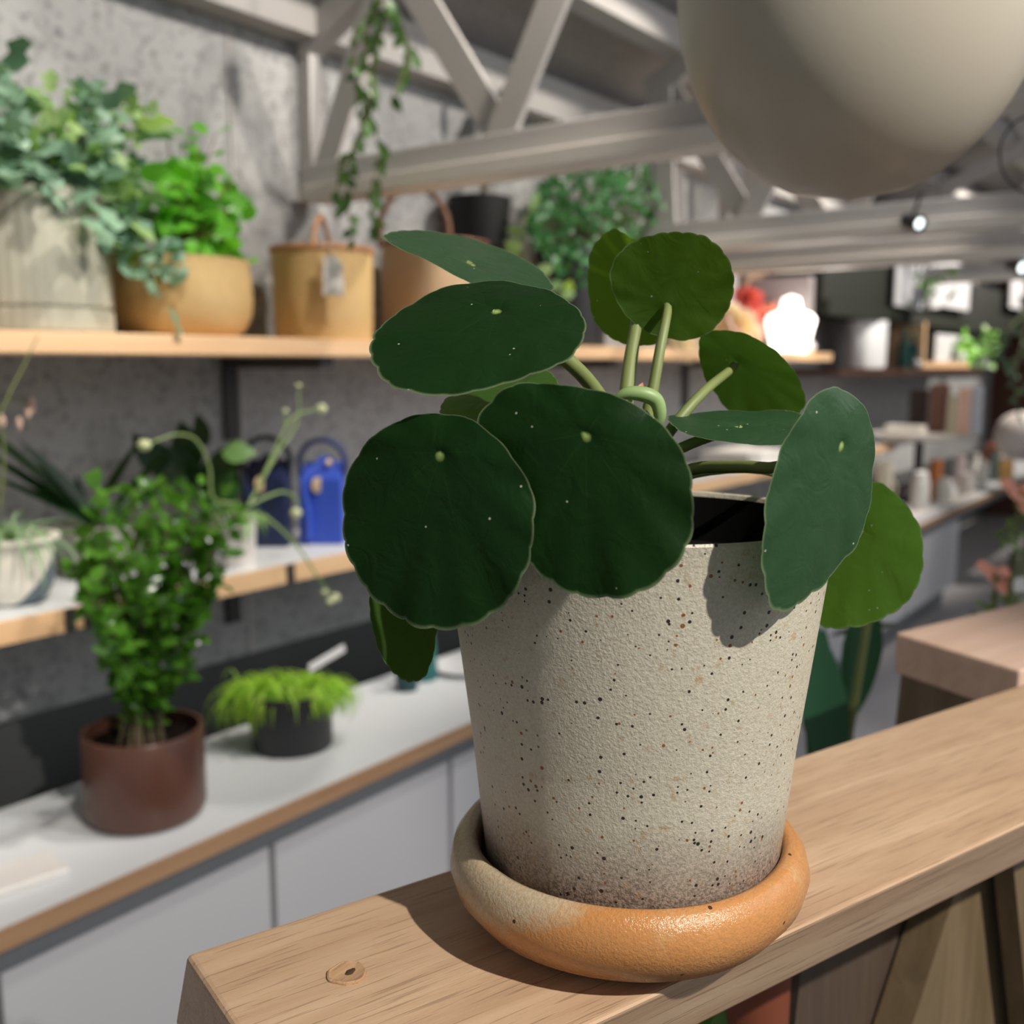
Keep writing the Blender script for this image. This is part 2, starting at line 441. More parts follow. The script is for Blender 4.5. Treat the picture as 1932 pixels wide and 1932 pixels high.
# ------------------------------------------------------------------ counter with cabinets
CY0 = 1.10; CB = 1.414; CT = CZ - .6286
ct = thing('counter_top', (3.4, CY0, CT - .036), 'long white counter top with brown plywood edge along the wall', 'counter')
MB().box((-1.5, CY0 + .004, CT - .018), (8.15, CB, CT)).build('top_surface', M_lam, ct, False)
MB().box((-1.5, CY0, CT - .026), (8.15, CY0 + .004, CT - .0005)).build('plywood_edge', M_ply, ct, False)
MB().box((-1.5, CY0 + .010, CT - .056), (8.15, CY0 + .03, CT - .018)).build('recess_strip', M_strip, ct, False)
CABW = sx(865, CY0, .3) - sx(533, CY0, .3)
s0 = sx(533, CY0, .3) - 2 * CABW
names = ['white cabinet below the counter at the bottom left corner of the photo', 'white cabinet below the brown pot, left of the door seam',
         'white cabinet below the counter, behind the rail and right of the door seam', 'white cabinet hidden mostly behind the speckled pot']
for k in range(12):
    a = s0 + k * CABW; b = min(a + CABW, 8.15)
    if a > 8: break
    c_ = thing('cabinet', ((a + b) / 2, 1.3, .06), names[k] if k < 4 else 'white cabinet under the far right run of the counter', 'cabinet', 'cabinets under the far counter' if k >= 4 else None)
    MB().box((a + .002, CY0 + .04, .10), (b - .002, CB - .01, CT - .057)).build('body', M_ply, c_, False)
    MB().box((a + .006, CY0 + .018, .11), (b - .006, CY0 + .039, CT - .060)).build('door', M_door, c_, False)
    MB().box((a + .002, CY0 + .07, 0.0), (b - .002, CY0 + .09, .099)).build('plinth', M_strip, c_, False)

# ------------------------------------------------------------------ shelves
SY = 1.3875
US0, US1 = CZ + .017, CZ + .048
xe = sx(1570, SY, US0)
sh = thing('upper_shelf', (2.0, SY, US0), 'long bright wooden wall shelf holding baskets and planters', 'shelf')
MB().box((-1.2, SY, US0), (xe, WY - .001, US1)).build('board', M_shelf, sh, False, bevel=.002)
def bracket(px):
    s = sx(px, WY, CZ - .05)
    b = MB(); b.box((s - .016, WY - .012, US0 - .165), (s + .016, WY - .001, US0 - .001))
    b.box((s - .016, SY + .015, US0 - .022), (s + .016, WY - .012, US0 - .001))
    b.build('bracket', M_bracket, sh, False)
for px in (430, 990, 1290): bracket(px)
LS = CZ - .352
xl = sx(1690, SY, LS)
sl = thing('lower_shelf', (2.0, SY, LS), 'lower wall shelf with white top and wooden front edge', 'shelf')
MB().box((-1.2, SY + .01, LS - .030), (xl, WY - .001, LS)).build('board', M_lam, sl, False)
MB().box((-1.2, SY, LS - .032), (xl, SY + .01, LS + .0005)).build('front_edge', M_shelf, sl, False)
for px in (132, 168, 548):
    s = sx(px, SY, LS - .02)
    MB().box((s - .008, SY - .003, LS - .034), (s + .008, SY, LS + .002)).build('price_clip', M_bracket, sl, False)
for px in (430, 1000):
    s = sx(px, WY, LS)
    MB().box((s - .016, WY - .012, LS - .17), (s + .016, WY - .001, LS - .033)).build('bracket', M_bracket, sl, False)
# second, dark shelf beyond
S2 = CZ - .012
x20, x21 = sx(1585, SY, S2), sx(1858, SY, S2)
s2 = MB().box((x20, SY, S2 - .03), (x21, WY - .001, S2)).build('dark_shelf', plain('dark_brown_wood', (.06, .03, .02), .5, .2), smooth_=False)
tag(s2, 'dark brown wall shelf past the end of the bright shelf', 'shelf')

# ------------------------------------------------------------------ roof trusses
def truss(X, y_start, dz, label, w=1.0):
    t_ = thing('roof_truss', (X, 0, CZ + dz), label, 'roof truss')
    MB().box((X - .02, -2.6, CZ + dz), (X + .02, y_start, CZ + dz + .045)).build('bottom_chord', M_truss, t_, False, bevel=.004)
    MB().box((X - .045, -2.6, CZ + dz - .034), (X + .03, y_start - .03, CZ + dz - .001)).build('lighting_track', M_track, t_, False, bevel=.004)
    b = MB(); b.bar((X, y_start, roofz(y_start) - .13), (X, -2.6, roofz(-2.6) - .13), .045, .06); b.build('top_chord', M_truss, t_, False)
    MB().bar((X, y_start - .016, CZ + dz), (X, y_start - .016, roofz(y_start) - .1), .03, .034, Vector((0, 1, 0))).build('post', M_truss, t_, False)
    ys = [y_start - .07, 1.427, 1.165, .80, .40, -.1, -.5, -1.0, -1.5, -2.1]
    for k in range(len(ys) - 1):
        a, c = ys[k], ys[k + 1]
        za = CZ + dz + .03 if k % 2 == 0 else roofz(a) - .13
        zc = CZ + dz + .03 if k % 2 == 1 else roofz(c) - .13
        off = .012 if k % 2 else -.012
        MB().bar((X + off, a, za), (X + off, c, zc), .060, .012, Vector((1, 0, 0))).build('diagonal', M_truss, t_, False)
truss(1.54, WY - .005, .37, 'grey steel roof truss nearest the camera, the trailing vine hanging beside it')
truss(2.62, WY - .22, .345, 'grey steel roof truss second in depth, behind the hanging vessel')
truss(3.30, WY - .12, .34, 'grey steel roof truss third in depth, lowest chord line under the vessel')
truss(5.2, WY - .12, .42, 'distant grey roof truss at the far right of the room')

# ================================================================== FOREGROUND STAND
ZB = CZ - .190
A0 = onZ(350, 1800, ZB)
BA = PSI - math.radians(55.4)
bd = Vector((math.cos(BA), math.sin(BA), 0)); bn = Vector((math.sin(BA), -math.cos(BA), 0))   # along / towards the camera side
def beam_hexa(o, L, Wd, T, shift, nrm=bn):
    a, b = o, o + bd * L
    lo = Vector((0, 0, -T)) - nrm * shift
    return [a + lo + nrm * Wd, b + lo + nrm * Wd, b + lo, a + lo, a + nrm * Wd, b + nrm * Wd, b, a]
def local_obj(mb, name, m, parent, origin, ang, bevel=0):
    """mesh built in world coordinates, object turned so its local X follows the grain"""
    Mi = (Matrix.Translation(origin) @ Matrix.Rotation(ang, 4, 'Z')).inverted()
    q = MB(); q.v = [tuple(Mi @ Vector(v)) for v in mb.v]; q.f = mb.f
    o = q.build(name, m, None, False, bevel, loc=(0, 0, 0))
    o.parent = parent
    if parent is not None: o.matrix_parent_inverse = Matrix.Identity(4); o.location = Vector(origin) - parent.location
    else: o.location = origin
    o.rotation_euler = (0, 0, ang); return o
tr = thing('wooden_stand', A0 + bd * .4, 'solid oak rail stand carrying the speckled pot', 'stand')
tr.location.z = 0
local_obj(MB().hexa(beam_hexa(A0, 1.3, .1035, .035, .018)), 'top_rail', M_oak, tr, A0, BA, .0022)
# round plug let into the rail
pk = onZ(655, 1838, ZB)
pl = MB(); pl.lathe([(.0002, .0004), (.0045, .0005), (.0056, .0009), (.0062, .0006), (.0064, -.001)], pk, 28, rf=lambda a, z, r: r * (1 + .05 * math.sin(3*a) + .03 * math.sin(7 * a)))
plo = pl.build('wood_plug', wood('plug_wood', (.30, .17, .09), (.50, .31, .17), (.58, .38, .22), scale=5), tr, True); plo['label'] = 'round worn wooden plug in the rail'
h_ = MB(); h_.ball(pk + Vector((.001, -.0004, .0004)), .0016, 10, (1.3, .8, .35), .2); h_.build('plug_hole', plain('burnt_hole', (.05, .025, .012), .9), tr)
# legs and side board of the stand
def at_n(px, py, off):   # point on the vertical plane parallel to the rail, off metres behind the rail's front edge
    o = A0 + bn * (.1035 - off); r = ray(px, py)
    return CAM + r * ((o - CAM).dot(bn) / r.dot(bn))
def board(pts_top, pts_bot, off, th):
    tl, trr = at_n(*pts_top[0], off), at_n(*pts_top[1], off); bl, br = at_n(*pts_bot[0], off), at_n(*pts_bot[1], off)
    f = (ZB - .036)
    def ext(a, b, z): return a + (b - a) * ((z - a.z) / (b.z - a.z))
    v = [ext(tl, bl, .0), ext(trr, br, .0), ext(tl, bl, f), ext(trr, br, f)]
    return MB().hexa([v[0], v[1], v[1] - bn * th, v[0] - bn * th, v[2], v[3], v[3] - bn * th, v[2] - bn * th])
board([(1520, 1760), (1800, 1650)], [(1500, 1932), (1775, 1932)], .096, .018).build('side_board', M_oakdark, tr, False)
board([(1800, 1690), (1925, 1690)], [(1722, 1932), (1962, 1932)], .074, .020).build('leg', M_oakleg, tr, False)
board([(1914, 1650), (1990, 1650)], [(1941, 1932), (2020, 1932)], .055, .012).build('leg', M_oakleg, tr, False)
# second stand behind
B0 = onZ(1690, 1193, ZB)
t2 = thing('wooden_stand', B0 + bd * .4, 'reddish wooden rail end on a block leg behind the right of the oak rail', 'stand'); t2.location.z = 0
B0 = B0 + bd * 0
Wd2 = (onZ(1925, 1265, ZB) - B0).length
BN2 = (onZ(1925, 1265, ZB) - B0).normalized()
local_obj(MB().hexa(beam_hexa(B0, 1.0, Wd2, .030, .0, BN2)), 'top_rail', M_pink, t2, B0, BA, .002)
lg = B0 + bd * .004 + BN2 * .004
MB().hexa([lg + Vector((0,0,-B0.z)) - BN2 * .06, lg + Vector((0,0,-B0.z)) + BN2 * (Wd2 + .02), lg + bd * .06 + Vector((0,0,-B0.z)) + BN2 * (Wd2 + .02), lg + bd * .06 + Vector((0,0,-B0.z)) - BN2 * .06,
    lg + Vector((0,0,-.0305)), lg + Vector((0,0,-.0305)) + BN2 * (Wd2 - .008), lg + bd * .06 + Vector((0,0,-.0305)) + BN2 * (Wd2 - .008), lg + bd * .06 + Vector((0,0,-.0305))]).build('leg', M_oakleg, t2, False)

# ================================================================== FRONT POT, SAUCER, PLANT
PX, PY = PC.x, PC.y
sau = MB()
sau.lathe([(.0, .0), (.040, .0), (.047, .0015), (.0555, .0065), (.0610, .0135), (.0626, .0195), (.0612, .0255), (.0585, .0290), (.0560, .0302), (.0535, .0290), (.0522, .026), (.0520, .018), (.0515, .0085), (.0505, .0062), (.0, .006)], (PX - RT.x*.0012, PY - RT.y*.0012, ZB), 96,
          rf=lambda a, z, r: r * (1 + .006 * math.sin(2 * a + 1) + .004 * math.sin(5 * a)))
so = sau.build('plant_saucer', M_saucer, None, 'all'); tag(so, 'round orange and beige glazed stoneware saucer on the oak rail', 'saucer')
PZ = ZB + .0063; PH = (CZ - .0485) - PZ
pp = thing('potted_plant', (PX, PY, PZ), 'round-leaved green plant in a speckled beige pot on the oak rail', 'potted plant')
pr = []
for k in range(15):
    u = k / 14; pr.append((.0470 + (.0648 - .0470) * u ** .93, .0025 + (PH - .004) * u))
prof = [(0, 0), (.0445, 0), (.0462, .0008)] + pr + [(.0650, PH - .0008), (.0645, PH), (.0632, PH - .0004), (.0622, PH - .003), (.0600, PH - .03), (.05, .01), (0, .01)]
pot = MB().lathe(prof, (PX, PY, PZ), 96).build('pot', M_glaze, pp, True)
ln = MB().lathe([(.0, PH - .026), (.0585, PH - .026), (.0618, PH - .0018), (.0612, PH - .0016), (.0575, PH - .0255), (0, PH - .0255)], (PX, PY, PZ), 64)
ln.build('inner_liner', plain('black_plastic', (.004, .004, .004), .9, .4, 200, 0, .08), pp)
sl_ = MB(); sl_.lathe([(0, PH - .017), (.03, PH - .0165), (.0590, PH - .0185)], (PX, PY, PZ), 48, rf=lambda a, z, r: r * (1 + .01 * math.sin(9*a)))
sl_.build('soil', M_soil, pp)

LEAVES = {
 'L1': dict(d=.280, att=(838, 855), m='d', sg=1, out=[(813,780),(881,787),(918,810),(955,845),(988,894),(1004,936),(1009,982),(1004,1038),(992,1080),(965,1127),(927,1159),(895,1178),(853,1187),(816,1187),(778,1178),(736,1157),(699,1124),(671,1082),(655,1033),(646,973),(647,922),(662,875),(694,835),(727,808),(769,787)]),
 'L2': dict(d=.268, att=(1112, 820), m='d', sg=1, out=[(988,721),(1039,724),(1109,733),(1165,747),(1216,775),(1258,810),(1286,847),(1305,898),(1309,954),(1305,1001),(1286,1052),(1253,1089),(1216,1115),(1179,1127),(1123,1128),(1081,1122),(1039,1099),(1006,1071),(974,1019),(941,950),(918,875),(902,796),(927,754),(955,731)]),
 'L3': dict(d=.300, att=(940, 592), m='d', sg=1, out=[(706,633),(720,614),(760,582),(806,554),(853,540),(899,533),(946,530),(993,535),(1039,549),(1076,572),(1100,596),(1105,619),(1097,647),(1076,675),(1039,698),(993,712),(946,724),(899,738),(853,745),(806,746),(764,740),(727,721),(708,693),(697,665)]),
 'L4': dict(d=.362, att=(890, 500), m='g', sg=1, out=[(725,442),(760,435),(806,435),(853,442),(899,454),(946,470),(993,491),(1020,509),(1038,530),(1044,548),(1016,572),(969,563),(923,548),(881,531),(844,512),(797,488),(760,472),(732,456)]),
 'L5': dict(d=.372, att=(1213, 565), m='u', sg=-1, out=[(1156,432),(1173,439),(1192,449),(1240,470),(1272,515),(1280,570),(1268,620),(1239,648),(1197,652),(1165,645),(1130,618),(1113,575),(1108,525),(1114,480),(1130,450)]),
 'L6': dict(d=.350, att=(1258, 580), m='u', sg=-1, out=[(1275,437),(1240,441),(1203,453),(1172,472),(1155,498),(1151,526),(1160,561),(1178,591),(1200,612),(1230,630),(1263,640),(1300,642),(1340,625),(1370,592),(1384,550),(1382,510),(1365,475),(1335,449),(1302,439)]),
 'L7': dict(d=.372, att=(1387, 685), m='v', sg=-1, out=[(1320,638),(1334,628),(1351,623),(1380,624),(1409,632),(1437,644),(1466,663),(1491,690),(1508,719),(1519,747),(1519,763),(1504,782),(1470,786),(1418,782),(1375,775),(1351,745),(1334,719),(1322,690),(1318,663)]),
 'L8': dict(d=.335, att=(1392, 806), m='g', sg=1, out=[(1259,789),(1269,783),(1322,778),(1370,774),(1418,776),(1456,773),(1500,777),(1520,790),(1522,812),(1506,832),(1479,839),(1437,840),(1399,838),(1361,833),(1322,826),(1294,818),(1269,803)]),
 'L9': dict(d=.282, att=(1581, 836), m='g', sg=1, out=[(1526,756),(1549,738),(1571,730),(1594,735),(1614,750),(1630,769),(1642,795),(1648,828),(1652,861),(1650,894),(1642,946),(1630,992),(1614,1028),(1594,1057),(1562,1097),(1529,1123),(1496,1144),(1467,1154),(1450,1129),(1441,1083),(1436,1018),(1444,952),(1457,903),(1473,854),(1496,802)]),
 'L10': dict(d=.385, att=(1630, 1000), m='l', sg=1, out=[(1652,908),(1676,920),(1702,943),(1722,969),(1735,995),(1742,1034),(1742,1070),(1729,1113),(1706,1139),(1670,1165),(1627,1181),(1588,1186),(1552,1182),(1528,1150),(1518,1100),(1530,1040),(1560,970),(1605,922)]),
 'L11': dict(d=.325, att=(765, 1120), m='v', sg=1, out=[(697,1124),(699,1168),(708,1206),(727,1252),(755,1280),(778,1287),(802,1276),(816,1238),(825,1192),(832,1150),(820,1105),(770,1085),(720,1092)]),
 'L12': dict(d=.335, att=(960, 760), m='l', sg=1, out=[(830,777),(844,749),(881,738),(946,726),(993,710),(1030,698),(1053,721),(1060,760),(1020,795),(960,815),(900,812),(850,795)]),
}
MM = {'d': M_p_dark, 'g': M_p_mid, 'l': M_p_light,
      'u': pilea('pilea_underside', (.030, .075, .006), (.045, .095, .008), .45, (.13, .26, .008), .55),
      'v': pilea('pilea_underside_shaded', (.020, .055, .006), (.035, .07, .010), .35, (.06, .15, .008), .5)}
LBL = {'l': 'lighter green round leaf', 'u': 'leaf seen from its bright underside'}
ATT = {}; LOBJ = {}
for key, L in LEAVES.items():
    P = L['out']; n = len(P)
    # area centroid and second moments of the outline
    A = cx = cy = 0
    for i in range(n):
        x0, y0_ = P[i]; x1, y1_ = P[(i+1) % n]; cr = x0*y1_ - x1*y0_; A += cr; cx += (x0+x1)*cr; cy += (y0_+y1_)*cr
    cx /= 3*A; cy /= 3*A; A = abs(A) / 2
    sxx = syy = sxy = 0
    for i in range(n):
        x0, y0_ = P[i][0]-cx, P[i][1]-cy; x1, y1_ = P[(i+1) % n][0]-cx, P[(i+1) % n][1]-cy; cr = abs(x0*y1_-x1*y0_)
        sxx += cr*(x0*x0+x0*x1+x1*x1)/12; syy += cr*(y0_*y0_+y0_*y1_+y1_*y1_)/12; sxy += cr*(x0*y1_+2*x0*y0_+2*x1*y1_+x1*y0_)/24
    th = .5 * math.atan2(2*sxy, sxx-syy)
    q = math.sqrt((sxx-syy)**2/4 + sxy**2); ma = (sxx+syy)/2 + q; mi = (sxx+syy)/2 - q
    ratio = max(.2, math.sqrt(mi/ma))
    mj = (math.cos(th), math.sin(th)); mn = (-math.sin(th), math.cos(th))
    if (key == 'L9' and mn[0] < 0) or (key != 'L9' and mn[1] > 0): mn = (-mn[0], -mn[1])
    if key == 'L9': ratio = .66
    if key in ('L1', 'L2'): mj, mn, ratio = (0, -1), (-1, 0), {'L1': .90, 'L2': .93}[key]
    tilt = math.acos(min(1, ratio)) * L['sg']
    mnw = RT*mn[0] - UP*mn[1]; mjw = RT*mj[0] - UP*mj[1]
    rc = ray(cx, cy)
    V = (mnw * math.cos(tilt) + rc.normalized() * math.sin(tilt)).normalized()
    Nn = mjw.cross(V).normalized()
    if Nn.dot(rc) > 0: Nn = -Nn           # towards the camera
    C0 = dep(cx, cy, L['d'])
    e1 = mjw.normalized(); e2 = Nn.cross(e1)
    def proj(px, py):
        r = ray(px, py); p = CAM + r * ((C0 - CAM).dot(Nn) / r.dot(Nn)); return p
    att = proj(*L['att']); ATT[key] = att
    pts = smooth([proj(*p) for p in P], 8, True)
    rad = max((p - C0).length for p in pts)
    # resample evenly by arc length
    seg = [(pts[(i+1) % len(pts)] - pts[i]).length for i in range(len(pts))]; tot = sum(seg); NB = 240
    bp = []; i = 0; acc = 0
    for k in range(NB):
        tg = tot * k / NB
        while acc + seg[i] < tg: acc += seg[i]; i += 1
        bp.append(pts[i].lerp(pts[(i+1) % len(pts)], (tg-acc)/seg[i]))
    CUP = .09 * ratio; wv_ = ratio ** 1.6
    mb = MB(); mb.uv = []; NR = 14; ph = sum(L['att']) * .37; face = 1 if L['sg'] > 0 else -1
    vs = []
    for r_ in range(NR + 1):
        rho = (r_ / NR) ** .85
        for k, b in enumerate(bp):
            th_ = 2*math.pi*k/NB
            cren = 1 + .012 * (1.7 * abs(math.sin(th_ * 11.5 + ph + .5 * math.sin(3 * th_))) ** .6 - 1.2) * max(0, (rho - .7) / .3)
            p = att + (b - att) * (rho * cren)
            cup = rad * (CUP * (1 - rho ** 2) - .025 * math.exp(-(rho/.12)**2)) * face
            rip = wv_ * rad * rho ** 3 * (.024 * math.sin(5*th_ + ph) + .018 * math.sin(11*th_ + 2*ph))
            vs.append(p + Nn * (cup + rip)); mb.uv.append((rho, k / NB))
    fs = []
    for r_ in range(NR):
        for k in range(NB):
            j = (k+1) % NB; fs.append((r_*NB+k, r_*NB+j, (r_+1)*NB+j, (r_+1)*NB+k))
    mb.add(vs, fs)
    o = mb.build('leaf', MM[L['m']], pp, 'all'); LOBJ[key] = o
    if L['m'] in LBL: o['label'] = LBL[L['m']]
    ca = rad * (CUP - .025) * face
    L['N'] = Nn; L['att3'] = att + Nn * (ca - .0004 * face); L['att2'] = att + Nn * (ca - .0075 * ratio ** 1.3 * face)

crown = Vector((PX, PY, PZ + PH - .016))
top = dep(1208, 770, .345)
def D(px, py, d): return dep(px, py, d)
MB().tube([crown, crown.lerp(top, .5) + Vector((.001, 0, 0)), top], lambda u: .0042 - .0012*u, 14).build('stem', plain('plant_stem', (.10, .085, .035), .6, .3, 120), pp)
PET = {
 'L5': [D(1182, 790, .346), D(1183, 735, .350), D(1191, 670, .356), D(1200, 615, .361)],
 'L6': [D(1222, 780, .343), D(1232, 735, .343), D(1247, 650, .345)],
 'L7': [D(1240, 850, .345), D(1282, 790, .345), D(1330, 737, .352)],
 'L8': [D(1240, 890, .345), D(1272, 853, .340), D(1340, 824, .337)],
 'L9': [D(1240, 925, .345), D(1303, 886, .330), D(1400, 880, .308), D(1470, 880, .295)],
 'L10': [D(1240, 928, .350), D(1310, 892, .356), D(1440, 886, .368), D(1560, 930, .386)],
 'L3': [D(1160, 800, .345), D(1118, 730, .335), D(1070, 680, .322), D(1000, 630, .312)],
 'L4': [D(1150, 790, .348), D(1095, 700, .352), D(1000, 600, .355)],
 'L12': [D(1160, 830, .345), D(1080, 770, .342)],
 'L2': [D(1190, 880, .335), D(1170, 800, .312), D(1145, 815, .292)],
 'L1': [D(1160, 900, .335), D(1000, 850, .315), D(900, 850, .300)],
 'L11': [D(1140, 950, .345), D(980, 920, .335), D(830, 1000, .335)],
}
for key, pts in PET.items():
    r0 = .0020 if key not in ('L5', 'L3') else .0026
    MB().tube([pts[0].lerp(crown, .25)] + pts[0:] + [LEAVES[key]['att2'], LEAVES[key]['att3']], lambda u: r0 * (1.15 - .45 * u), 10).build('petiole', M_stem, LOBJ[key])
# curled new shoot and red bud
MB().tube([D(1165, 750, .335), D(1185, 742, .334), D(1215, 744, .334), D(1238, 756, .335), D(1245, 785, .336), D(1235, 810, .338)], lambda u: .0014 + .0012 * math.sin(math.pi * u), 12).build('curled_shoot', leafmat('pale_shoot', (.22, .34, .12), (.30, .42, .17), .45, .15), pp)
MB().leaf(D(1203, 745, .342), UP + RT * .45, -FW, .0052, .0022, 'oval', .6).build('bud', plain('reddish_bud', (.42, .14, .07), .5), pp)

# ================================================================== HANGING VESSEL top right
hv = D(1618, 0, .52)
zb = (D(1640, 370, .52)).z
rr = 338 * .52 / F
hvp = []
HH = .16
for k in range(26):
    u = k / 25.0
    hvp.append((rr * (1 - (1 - min(1, u / .72)) ** 2.25) ** .5 * (1 if u < .72 else 1 - .06 * ((u - .72) / .28) ** 2), zb + HH * u))
vt = thing('hanging_vessel', (hv.x, hv.y, zb), 'large smooth beige egg-shaped vessel hanging at the top right, out of focus', 'hanging vessel')
hm = NT('satin_beige'); v = hm.coords(); nn_ = hm.noise(v, 9, 3)
hm.color(hm.mix(nn_, (.40, .36, .285), (.45, .41, .33))); hm.rough(.33); hm.bump(hm.noise(v, 500, 3), .12, .0005)
MB().lathe([(0, zb - .0001)] + hvp[1:] + [(rr * .9, zb + HH), (rr * .88, zb + HH - .02), (0, zb + .05)], (hv.x, hv.y, 0), 72).build('body', hm.m, vt, True)
for k in range(3):
    a = k * 2.09 + .5
    MB().tube([(hv.x + rr*.9*math.cos(a), hv.y + rr*.9*math.sin(a), zb + HH), (hv.x, hv.y, zb + HH + .35)], .0015, 6, 1).build('cord', M_woody, vt)
MB().tube([(hv.x, hv.y, zb + HH + .35), (hv.x, hv.y, zb + HH + 1.0)], .002, 6, 1).build('cord', M_woody, vt)

# ================================================================== BACKGROUND THINGS
def pt(px, Y, z): return Vector((sx(px, Y, z), Y, z))
def rv(): return Vector((U(-1, 1), U(-1, 1), U(-1, 1))).normalized()
G_blue = leafmat('glaucous_leaf', (.07, .17, .11), (.24, .37, .27), .45, .2)
G_yel = leafmat('olive_green_leaf', (.14, .27, .09), (.34, .47, .20), .45, .3)
G_bright = leafmat('bright_green_leaf', (.06, .27, .015), (.22, .58, .06), .35, .3)
G_dark = leafmat('dark_green_leaf', (.008, .03, .006), (.02, .07, .015), .35, .15)
G_mid = leafmat('mid_green_leaf', (.016, .075, .006), (.11, .27, .03), .2, .25)
G_fern = leafmat('fresh_green_leaf', (.008, .055, .012), (.10, .32, .11), .4, .25)
G_vine = leafmat('vine_leaf', (.03, .08, .02), (.10, .20, .05), .4, .2)
G_lime = leafmat('lime_green_leaf', (.26, .45, .03), (.50, .70, .10), .5, .35)
G_grass = leafmat('pale_grass_leaf', (.12, .22, .12), (.28, .40, .24), .5, .2)

# --- ribbed planter (upper shelf, far left)
def shelf_thing(name, px, Y, z, label, cat, group=None):
    p = pt(px, Y, z); return thing(name, p, label, cat, group), p
t, p = shelf_thing('potted_plant', 62, 1.535, US1, 'pale ribbed planter with large ruffled blue-green foliage on the left of the upper shelf', 'potted plant')
k = mpp(p); r = 150 * k * .97; H = zat(p.x, p.y, 365) - US1
NRIB = 46
MB().lathe([(0, 0), (r*.97, 0), (r, .004), (r*.998, H*.16), (r*.97, H*.165), (r*.97, H*.185), (r*.995, H*.19), (r*.985, H*.96), (r*.985, H), (r*.92, H), (r*.92, H*.9), (0, H*.9)], p, 184,
    rf=lambda a, z, q: q * (1 + (.010 * abs(math.sin(a * NRIB / 2)) if .003 < z < H*.97 and q > r*.95 else 0))).build('pot', plain('sage_ceramic', (.37, .362, .29), .55, .04, 6), t, True)
MB().lathe([(0, H*.9), (r*.91, H*.91)], p, 32).build('soil', M_soil, t)
def ruffled(mb, base, d, L, W):
    """a frond: a bent rib with rounded lobes along both sides"""
    d = Vector(d).normalized(); up = Vector((0, 0, 1)); side = d.cross(up)
    if side.length < .05: side = Vector((1, 0, 0))
    side.normalize(); p_ = Vector(base); dd = d.copy(); n = 7
    for i in range(n):
        dd = (dd + Vector((0, 0, -.10)) + rv() * .08).normalized(); p2 = p_ + dd * (L / n)
        u = (i + 1) / n; wl = W * math.sin(math.pi * min(.95, .25 + .7 * u)) * U(.8, 1.15)
        for sgn in (-1, 1):
            mb.leaf(p_, side * sgn * 1.0 + dd * .55 + up * U(-.35, .35), up + rv() * .7, wl, wl * .62, 'lobed', U(-.2, .9), 4, U(-.3, .5))
        p_ = p2
    mb.leaf(p_, dd, up + rv() * .4, W * .9, W * .6, 'lobed', .4, 4)
blu, yel, stm = MB(), MB(), MB()
tp = p + Vector((0, 0, H * .92))
random.seed(11)
for i in range(24):
    a = U(0, 2 * math.pi); base = tp + Vector((math.cos(a), math.sin(a), 0)) * r * .4 * R()
    a2 = a + U(-.4, .4); el = U(.1, 1.15)
    d = Vector((math.cos(a2) * math.cos(el), math.sin(a2) * math.cos(el) * .8, math.sin(el)))
    L = U(.12, .20) if el > .6 else U(.12, .17)
    if d.y > .3: L *= .7; d.y *= .4
    ruffled(blu if i % 3 else yel, base, d, L, U(.055, .075))
for pxy in ((215, 380, 1.44), (120, 330, 1.45), (30, 300, 1.45), (180, 230, 1.52), (0, 150, 1.50), (255, 440, 1.44), (330, 520, 1.40), (150, 390, 1.42)):
    q = onY(pxy[0], pxy[1], pxy[2]); ruffled(blu if pxy[0] != 215 else yel, tp.lerp(q, .35), (q - tp) + Vector((0, 0, .03)), (q - tp).length * .74, .068)
for (cx_, cy_, rx, ry, n, m_) in ((30, 300, 75, 60, 60, 0), (110, 230, 42, 62, 40, 1), (180, 215, 38, 55, 34, 0), (190, 300, 60, 50, 50, 0), (230, 335, 34, 52, 34, 1), (115, 340, 85, 45, 70, 0), (150, 392, 48, 30, 30, 1), (232, 440, 28, 48, 26, 0), (300, 480, 50, 24, 18, 0), (2, 215, 30, 80, 40, 0), (268, 232, 36, 24, 16, 1), (330, 520, 22, 20, 8, 0)):
    for i in range(n):
        a, b = U(0, 2*math.pi), math.sqrt(R()); q = onY(cx_ + rx*b*math.cos(a), cy_ + ry*b*math.sin(a), 1.46 + U(-.05, .09) if cy_ < 400 else 1.42)
        L = U(.024, .042) * (.7 if cx_ > 290 else 1); (yel if m_ else blu).leaf(q, rv() + Vector((0, 0, .2)), -FH + Vector((0, 0, .8)) + rv() * .8, L, L * .72, 'lobed', U(-.3, .9), 5, U(-.3, .5))
blu.build('foliage', G_blue, t, 'all'); f2 = yel.build('foliage', G_yel, t, 'all'); f2['label'] = 'yellower ruffled fronds'

